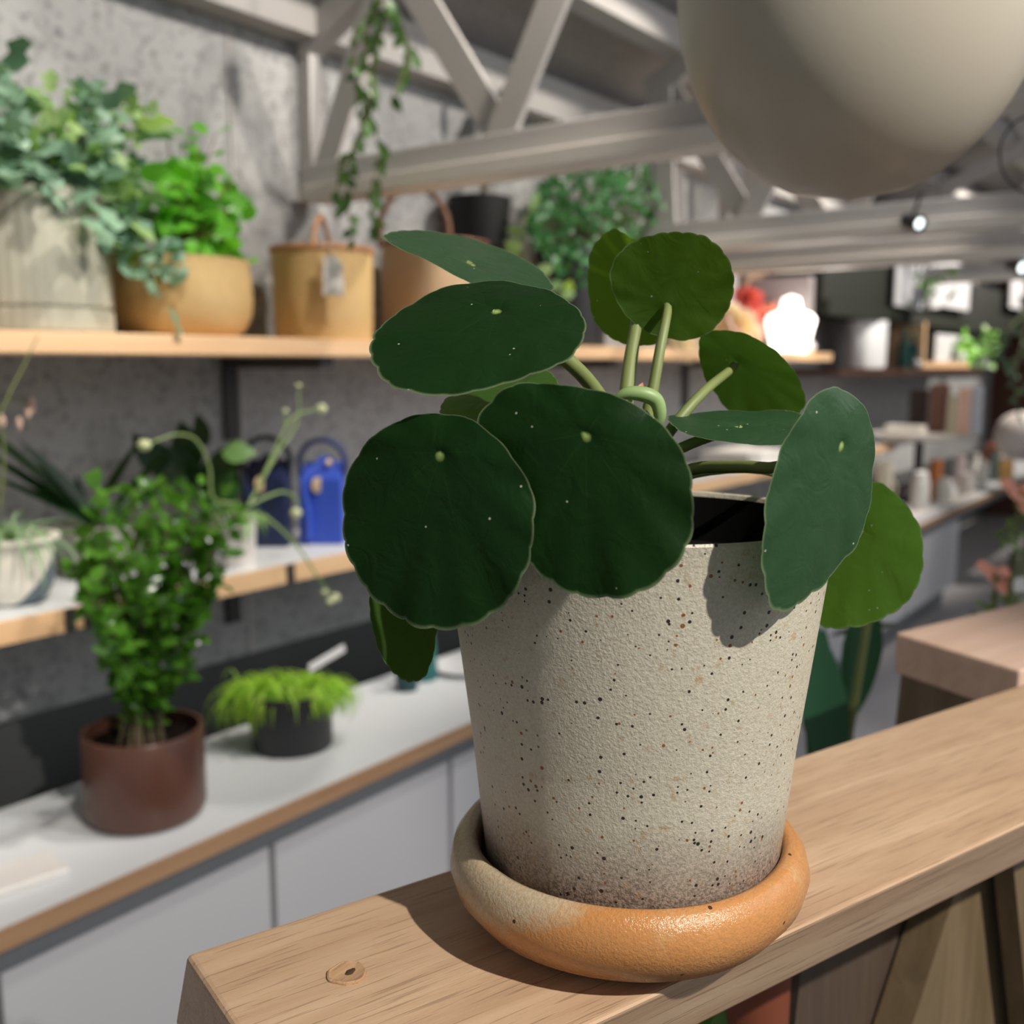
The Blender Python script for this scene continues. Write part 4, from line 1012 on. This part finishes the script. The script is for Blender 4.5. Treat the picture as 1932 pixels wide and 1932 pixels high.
# dark bulkhead
zt = zat(sx(1620, 1.45, CZ+.5), 1.45, 478); zb2 = zat(sx(1620, 1.45, CZ+.2), 1.45, 597)
gx0 = sx(1552, 1.45, CZ + .3)
bk = thing('bulkhead_cabinet', ((gx0 + 8) / 2, 1.5, zb2), 'long near-black green overhead cabinet at the far right', 'cabinet')
MB().box((gx0, 1.45, zb2), (8.15, WY - .04, zt)).build('body', plain('black_green', (.012, .014, .009), .7), bk, False)
MB().box((gx0, 1.42, zb2 - .01), (8.15, 1.449, zb2 + .05)).build('lower_rail', plain('black_green_rail', (.016, .019, .013), .6), bk, False)
for i, (a, b, y0_, y1_) in enumerate(((1690, 1738, 480, 577), (1748, 1826, 480, 574), (1902, 1932, 520, 580))):
    x0, x1 = sx(a, 1.40, zb2), sx(b, 1.40, zb2)
    o = MB().box((x0, 1.40, zat(x0, 1.40, y1_)), (x1, 1.415, zat(x0, 1.40, y0_))).build('panel', M_door, bk, False, bevel=.003)
    o['label'] = 'pale grey panel'
random.seed(3)
lf = MB(); q = onY(1760, 560, 1.24)
t = thing('small_plant', q, 'sparse green sprig against the pale overhead panels', 'plant')
for i in range(26): lf.leaf(q + RT * U(-.09, .09) + Vector((0, 0, U(-.03, .10))), rv(), -FH + rv(), U(.03, .06), .022, 'oval', .4, 4)
lf.build('foliage', G_vine, t, 'all')
MB().lathe([(0, -.05), (.03, -.05), (.04, 0), (0, 0)], q, 20).build('pot', M_white, t)
MB().tube([q, Vector((q.x, q.y, roofz(q.y) - .001))], .002, 5, 1).build('hanging_wire', M_black, t)
# things on the dark shelf
Yd = 1.42
def zt_(px, Y, py): return zat(sx(px, Y, S2), Y, py)
t, p = shelf_thing('storage_bin', 1632, 1.50, S2, 'white curved storage bin on the dark far shelf', 'bin')
k = mpp(p); r = 56 * k; H = zt_(1632, 1.5, 606) - S2
MB().lathe([(0, 0), (r*.93, 0), (r, H*.06), (r*1.02, H), (r*.96, H), (r*.9, H*.1), (0, H*.08)], p, 64, sx_=1, sy_=.6, rf=lambda a, z, q: q * (1 + .012*math.sin(9*a))).build('body', plain('white_bin', (.80, .81, .82), .4), t, True)
for i, (px, w_, py, c_) in enumerate(((1704, 15, 630, (.01, .06, .05)), (1722, 11, 638, (.012, .03, .03)))):
    t, p = shelf_thing('bottle', px, 1.43, S2, ['dark teal bottle beside the white bin', 'slim blackish green bottle left of the framed print'][i], 'bottle')
    k = mpp(p); r = w_ * k * .8; H = zt_(px, 1.43, py) - S2
    MB().lathe([(0, 0), (r, 0), (r, H*.7), (r*.4, H*.82), (r*.4, H), (0, H)], p, 28).build('body', plain('bottle_%d' % i, c_, .15), t, True)
    MB().lathe([(0, H), (r*.5, H), (r*.5, H*1.12), (0, H*1.12)], p, 20).build('cap', plain('green_cap_%d' % i, (.12, .20, .13), .4), t)
p = pt(1729, 1.40, S2); t = thing('glass_bauble', p, 'small clear shiny ball at the foot of the slim bottle', 'ornament'); MB().ball(p + Vector((0, 0, 8*mpp(p))), 8*mpp(p), 16).build('ball', plain('ball_gloss', (.7, .75, .73), .05), t, 'all')
# open wooden frame box with print
p = pt(1790, 1.40, S2); k = mpp(p); t = thing('framed_print', p, 'light wood frame box with a grey print on the dark far shelf', 'frame')
x0, x1, z1 = sx(1740, 1.40, S2), sx(1828, 1.40, S2), zt_(1750, 1.40, 608)
MB().box((x0, 1.40, S2 + .001), (x0 + .035, 1.56, z1)).build('side', M_shelf, t, False); MB().box((x0 + .036, 1.40, S2 + .001), (x1, 1.56, S2 + .03)).build('base', M_shelf, t, False)
MB().box((x0 + .24, 1.50, S2 + .031), (x0 + .27, 1.56, z1)).build('side', M_shelf, t, False)
xm0, xm1 = sx(1764, 1.44, S2), sx(1822, 1.44, S2)
pm = NT('grey_print'); v = pm.coords(); n2 = pm.noise(v, 9, 2); pm.color(pm.mix(pm.ramp(n2, [(.55, (0,)), (.62, (1,))]), (.62, .62, .64), (.10, .11, .13)))
MB().box((xm0, 1.44, S2 + .031), (xm1, 1.45, zt_(1790, 1.44, 632))).build('print', pm.m, t, False, bevel=.004)
bush_thing(1846, 1.47, S2, .05, .07, 'vivid light green plant at the end of the dark far shelf', 'round', leafmat('vivid_green_leaf', (.10, .36, .03), (.36, .66, .15), .4, .3), 55, (.04, .065), (1815, 1885, 612, 690), 9, M_white, (-.10, -.04))
# trailing grey-green plant at the right edge
t = thing('hanging_plant', onY(1930, 560, 1.0), 'trailing dark grey-green plant hanging at the right edge of the photo', 'hanging plant')
random.seed(15); lf, st_ = MB(), MB()
MB().lathe([(0, 0), (.05, 0), (.07, .08), (0, .08)], onY(1950, 590, 1.0), 24).build('pot', M_black, t)
for pts in ([(1945, 580), (1900, 625), (1885, 660), (1900, 700)], [(1945, 580), (1925, 660), (1915, 720), (1925, 790)], [(1950, 580), (1940, 650), (1938, 730)]):
    P_ = [onY(a, b, 1.0) for a, b in pts]; st_.tube(P_, .002, 5, 3)
    for q in smooth(P_, 5): lf.leaf(q, RT * U(-1, 1) + Vector((0, 0, -.5)), -FH + rv() * .6, U(.03, .05), .026, 'oval', .3, 5)
lf.build('foliage', leafmat('greygreen_leaf', (.06, .10, .07), (.13, .19, .13), .5, .2), t, 'all'); st_.build('stems', M_woody, t)
# round riser table above the counter, its prints and books
def ypx(px, X, z):
    k = (px - 966) / F; dz = z - CZ
    return (X * math.sin(PSI) - k * (X * math.cos(PSI) * cp - dz * sp)) / (math.cos(PSI) + k * math.sin(PSI) * cp)
zt2 = zat(sx(1735, 1.30, CZ-.2), 1.30, 828)
p2 = pt(1735, 1.30, zt2); p = Vector((p2.x, p2.y, CT))
t = thing('display_riser', p, 'round cream riser table standing on the far counter', 'riser')
k = mpp(p2); r = 90 * k
MB().lathe([(0, 0), (r*.96, 0), (r, .012), (r, .026), (0, .028)], (p2.x, p2.y, zt2), 56).build('table_top', plain('cream_top', (.62, .58, .53), .45), t, True)
MB().lathe([(0, 0), (.09, 0), (.09, .008), (.02, .016), (.02, zt2 - CT), (0, zt2 - CT)], p, 24).build('pedestal', M_black, t)
zr = zt2 + .0282
def on_riser(name, a, b, dx, th, y, m, lb, cat, bev=.008, pages=False):
    X = p2.x + dx; ya, yb = ypx(b, X, zr), ypx(a, X, zr)
    z1 = zat(X, (ya + yb) / 2, y)
    t = thing(name, (X, (ya + yb) / 2, zr), lb, cat)
    MB().box((X, ya + .002, zr), (X + th, yb - .002, z1)).build('cover' if pages else 'body', m, t, False, bevel=bev)
    if pages: MB().box((X + .003, yb - .0018, zr + .004), (X + th - .003, yb + .001, z1 - .008)).build('pages', M_white, t, False)
bx = plain('very_dark_brown', (.03, .016, .012), .5)
on_riser('dark_box', 1712, 1747, .07, .05, 735, bx, 'tall blackish brown box at the back left of the riser table', 'box', .003)
on_riser('box', 1750, 1784, .02, .05, 724, plain('cover_0', (.16, .07, .045), .4, .2, 9), 'reddish brown upright box in the middle of the riser table', 'box')
on_riser('book', 1786, 1801, -.02, .02, 745, plain('cover_1', (.62, .58, .38), .4, .2, 9), 'thin cream-yellow book on the riser table', 'book', .004, True)
on_riser('book', 1803, 1826, -.04, .02, 732, plain('cover_2', (.80, .50, .38), .4, .2, 9), 'peach coloured book standing on the riser table', 'book', .004, True)
on_riser('book', 1829, 1850, .03, .02, 728, plain('cover_3', (.62, .66, .74), .4, .2, 9), 'pale blue-white book, rightmost on the riser table', 'book', .004, True)
on_riser('paper_stack', 1668, 1738, -.13, .10, 803, plain('paper_cream', (.70, .66, .60), .6), 'flat stack of pale papers at the front left of the riser table', 'paper', .002)
# far round lamp and red pot
q = onY(1925, 822, 1.02)
t = thing('globe_lamp', q, 'large pinkish white globe at the right edge of the photo', 'globe lamp')
rg = 46 * mpp(q); MB().ball(q, rg, 32).build('globe', plain('pinkish_white', (.62, .56, .53), .5), t, 'all')
MB().lathe([(0, 0), (.07, 0), (.07, .01), (.012, .02), (.012, q.z - CT + .0 - rg + .002), (0, q.z - CT - rg)], (q.x, q.y, 0.0), 24).build('stand', M_bracket, t)
# clutter on the far counter
random.seed(77)
items = [
 ('mug', 1663, 1.190, 30, 872, (.70, .62, .48), 'pale cream mug beside the top right edge of the round leaf'),
 ('jar', 1692, 1.140, 26, 948, (.60, .52, .42), 'small tan jar on the counter just right of the round leaf'),
 ('jar', 1734, 1.173, 34, 888, (.66, .64, .60), 'grey-white domed jar in the middle of the far counter'),
 ('cup', 1762, 1.257, 22, 868, (.70, .22, .06), 'bright orange cup at the back of the far counter'),
 ('jar', 1778, 1.190, 30, 900, (.62, .60, .52), 'squat putty coloured jar right of the domed jar'),
 ('cup', 1808, 1.299, 22, 860, (.62, .50, .50), 'dusty pink cup at the back of the far counter'),
 ('jar', 1820, 1.173, 26, 892, (.66, .62, .56), 'off-white jar near the counter front, right of the putty jar'),
 ('jug', 1838, 1.257, 30, 855, (.64, .62, .58), 'tall off-white jug behind the small jars'),
 ('bottle', 1851, 1.190, 22, 868, (.70, .68, .62), 'slender cream bottle right of the jug'),
 ('jar', 1874, 1.215, 18, 850, (.10, .13, .12), 'narrow dark bottle next to the amber jar'),
 ('jar', 1892, 1.190, 34, 858, (.62, .34, .10), 'amber jar with a white lid at the right end of the counter'),
 ('vase', 1880, 1.341, 60, 832, (.30, .09, .05), 'round red-brown vase behind the amber jar')]
for i, (nm, px, Y, w_, py, c_, lb) in enumerate(items):
    t, p = shelf_thing(nm, px, Y, CT, lb, nm); k = mpp(p); r = w_ * k / 2; H = max(.02, zat(p.x, Y, py) - CT)
    if nm == 'vase': pf = [(0, 0), (r*.5, 0), (r, H*.45), (r*.8, H*.8), (r*.4, H), (0, H)]
    elif nm in ('bottle', 'jug'): pf = [(0, 0), (r*.9, 0), (r, H*.3), (r*.8, H*.65), (r*.45, H*.8), (r*.5, H), (r*.35, H), (0, H*.7)]
    elif nm in ('cup', 'mug'): pf = [(0, 0), (r*.7, 0), (r, H*.3), (r, H), (r*.9, H), (r*.8, H*.2), (0, H*.15)]
    else: pf = [(0, 0), (r*.95, 0), (r, H*.1), (r, H*.7), (r*.8, H*.85), (0, H*.86)]
    MB().lathe(pf, p, 28).build('body', plain('item_glaze_%d' % i, c_, .35, .15, 20), t, True)
    if nm == 'jar': MB().lathe([(0, H*.861), (r*.75, H*.861), (r*.75, H*.96), (r*.3, H), (0, H)], p, 24).build('lid', M_white if i in (2, 10) else bpy.data.materials['item_glaze_%d' % i], t, True)
    if nm in ('jug', 'mug'): MB().tube([p + RT * r*.8 + Vector((0, 0, H*.8)), p + RT * r*1.6 + Vector((0, 0, H*.6)), p + RT * r*.9 + Vector((0, 0, H*.2))], r*.13, 6).build('handle', bpy.data.materials['item_glaze_%d' % i], t)
for i, (a, b, Y, h) in enumerate(((1722, 1775, 1.118, .012), (1726, 1772, 1.120, .010), (1800, 1850, 1.123, .014))):
    z0 = CT + (.0125 if i == 1 else 0) + .0005
    sbox('booklet', a, b, Y, Y + .10, z0, z0 + h, plain('booklet_%d' % i, [(.72, .66, .66), (.78, .74, .74), (.62, .58, .55)][i], .5), ['pale pink booklet at the bottom of the pair on the far counter edge', 'whiter booklet lying on top of the pale pink one', 'beige booklet lying on the counter in front of the off-white jar'][i], 'booklet')
sbox('dark_box', 1690, 1790, 1.36, 1.40, CT, CT + .07, bx, 'long black box along the wall behind the counter jars', 'box')
# pink flowering plant low at the right, in front of the counter
for (px, py, dd, lb, vis) in ((1880, 1085, 1.25, 'pink flowered plant with a white tag standing low in front of the cabinets', 1), (1925, 930, 1.6, 'pink flowers at the right edge just below the counter corner', 0)):
    q = D(px, py, dd); t = thing('flowering_plant', (q.x, q.y, 0), lb, 'flowering plant'); k = mpp(q)
    random.seed(px); fl, lf, st_ = MB(), MB(), MB()
    for (a, b, L) in ((0, 0, 38), (18, 22, 36), (-14, -12, 30), (28, -4, 26)):
        fl.leaf(q + (RT * (a - 26) - UP * (b - 8)) * k, RT * .9 - UP * .4 + rv()*.2, -FH + UP * .6, L * k * 1.3, L * k * .85, 'round', .5, 6)
    for i in range(46):
        g = q + (RT * U(-35, 60) - UP * U(35, 110)) * k
        lf.leaf(g, rv() + Vector((0, 0, .3)), -FH + Vector((0, 0, .8)) + rv()*.5, U(16, 30)*k, U(9, 15)*k, 'oval', .4, 5)
    base = Vector((q.x, q.y, q.z - .26)); st_.tube([base, base.lerp(q, .5), q], .003, 5, 2); st_.tube([base, q + RT * .02], .003, 5, 1)
    fl.build('flower_petals', leafmat('salmon_petal_%d' % px, (.58, .20, .14), (.70, .30, .22), .6, .2), t, 'all'); lf.build('foliage', leafmat('soft_green_%d' % px, (.10, .15, .05), (.22, .28, .12), .5, .2), t, 'all'); st_.build('stems', M_stem, t)
    if vis: MB().bar(q + (RT * 42 - UP * 5) * k, q + (RT * 46 - UP * 32) * k, .016, .001, FW).build('plant_tag', M_white, t, False)
    MB().lathe([(0, 0), (.07, 0), (.095, base.z + .02), (.088, base.z + .02), (.08, base.z), (0, base.z)], (q.x, q.y, 0), 40).build('pot', plain('stone_pot_%d' % px, (.22, .21, .20), .7), t)
# big dark leaves behind the rail, right of the speckled pot
q0 = D(1500, 1700, 1.0)
t = thing('potted_plant', (q0.x, q0.y, 0), 'tall plant with broad dark leaves standing on the floor behind the oak rail', 'potted plant')
lf, st_ = MB(), MB(); tp = Vector((q0.x, q0.y, .32))
def blade(p0, p1, W, nrm, bend=.2):
    d = p1 - p0; lf.leaf(p0, d, nrm, d.length, W, 'strap', bend, 10, .18)
blade(D(1575, 1480, .93), D(1520, 1150, .90), .050, -FH + RT * .3, .0); blade(D(1545, 1520, .95), D(1555, 1180, .97), .030, -FH - RT * .2, .0)
blade(D(1640, 1120, .98), D(1605, 1370, .98), .040, -FH + UP * .2, .1); blade(D(1690, 1180, 1.0), D(1560, 1195, 1.02), .026, UP - FH * .2, .1)
for a, b in ((1575, 1480), (1545, 1520), (1640, 1150)): st_.tube([tp, D(a, b, .95)], .004, 6, 1)
lf.build('foliage', leafmat('deep_green_leaf', (.012, .065, .03), (.03, .11, .055), .4, .2), t, 'all'); st_.build('stems', M_stem, t)
MB().lathe([(0, 0), (.06, 0), (.075, .33), (.07, .33), (.06, .30), (0, .30)], (q0.x, q0.y, 0), 40).build('pot', M_black, t, True)
# terracotta pot with a leaf under the rail
q = D(1422, 1975, .50)
t = thing('potted_plant', (q.x, q.y, q.z - .12), 'terracotta pot with a green leaf under the oak rail, bottom edge', 'potted plant')
H = .172; MB().lathe([(0, 0), (.014, 0), (.0165, H), (.015, H), (.0, H*.9)], (q.x, q.y, q.z - .12), 40).build('pot', plain('terracotta', (.17, .042, .016), .7, .15), t, True)
lf = MB(); lf.leaf(D(1410, 1900, .50), RT * -.8 - UP * .35, -FH + UP, .035, .024, 'oval', .3, 6); lf.leaf(D(1405, 1905, .49), RT * -.6 - UP * 1, -FH + UP, .03, .02, 'oval', .3, 6); lf.build('foliage', G_mid, t, 'all')
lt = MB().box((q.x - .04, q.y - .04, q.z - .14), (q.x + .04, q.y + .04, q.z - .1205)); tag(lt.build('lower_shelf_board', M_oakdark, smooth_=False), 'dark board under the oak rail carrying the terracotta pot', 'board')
# spotlights on the track
for i, (px, py, d_, lb) in enumerate(((1736, 422, 2.4, 'small lit white spotlight on the track below the second truss'), (1930, 505, 3.0, 'lit white spotlight cut by the right edge of the photo'))):
    q = D(px, py, d_); t = thing('spotlight', q, lb, 'spotlight'); k = mpp(q)
    Mr = (-FH * .8 + RT * .4 - UP * .3).to_track_quat('Z', 'Y').to_matrix().to_4x4()
    MB().lathe([(0, -.05), (12*k, -.05), (15*k, 0), (13*k, 0), (0, -.008)], q, 24, M=Mr).build('housing', M_black, t, True)
    MB().lathe([(0, -.007), (12.5*k, -.003), (0, 0)], q, 24, M=Mr).build('lens', plain('lit_lens_%d' % i, (.9, 1, .98), .3, .01, 5, em=3), t, True)
    MB().tube([q - (Mr @ Vector((0, 0, .03)) ), q + Vector((0, 0, .07))], .004, 6, 1).build('stem', M_black, t)

q = D(1958, 292, 1.0); k = mpp(q)
ring = MB().tube([q + (RT * math.cos(i*math.pi/24) * 72 + UP * math.sin(i*math.pi/24) * 76) * k for i in range(49)], .0012, 6, 1)
t = thing('wire_hoop', q, 'thin dark wire hoop hanging right of the beige vessel, cut by the photo edge', 'hoop')
ring.build('ring', M_black, t); MB().tube([q + UP * 76 * k, Vector((q.x, q.y, roofz(q.y) - .01))], .0008, 5, 1).build('hanging_wire', M_black, t)
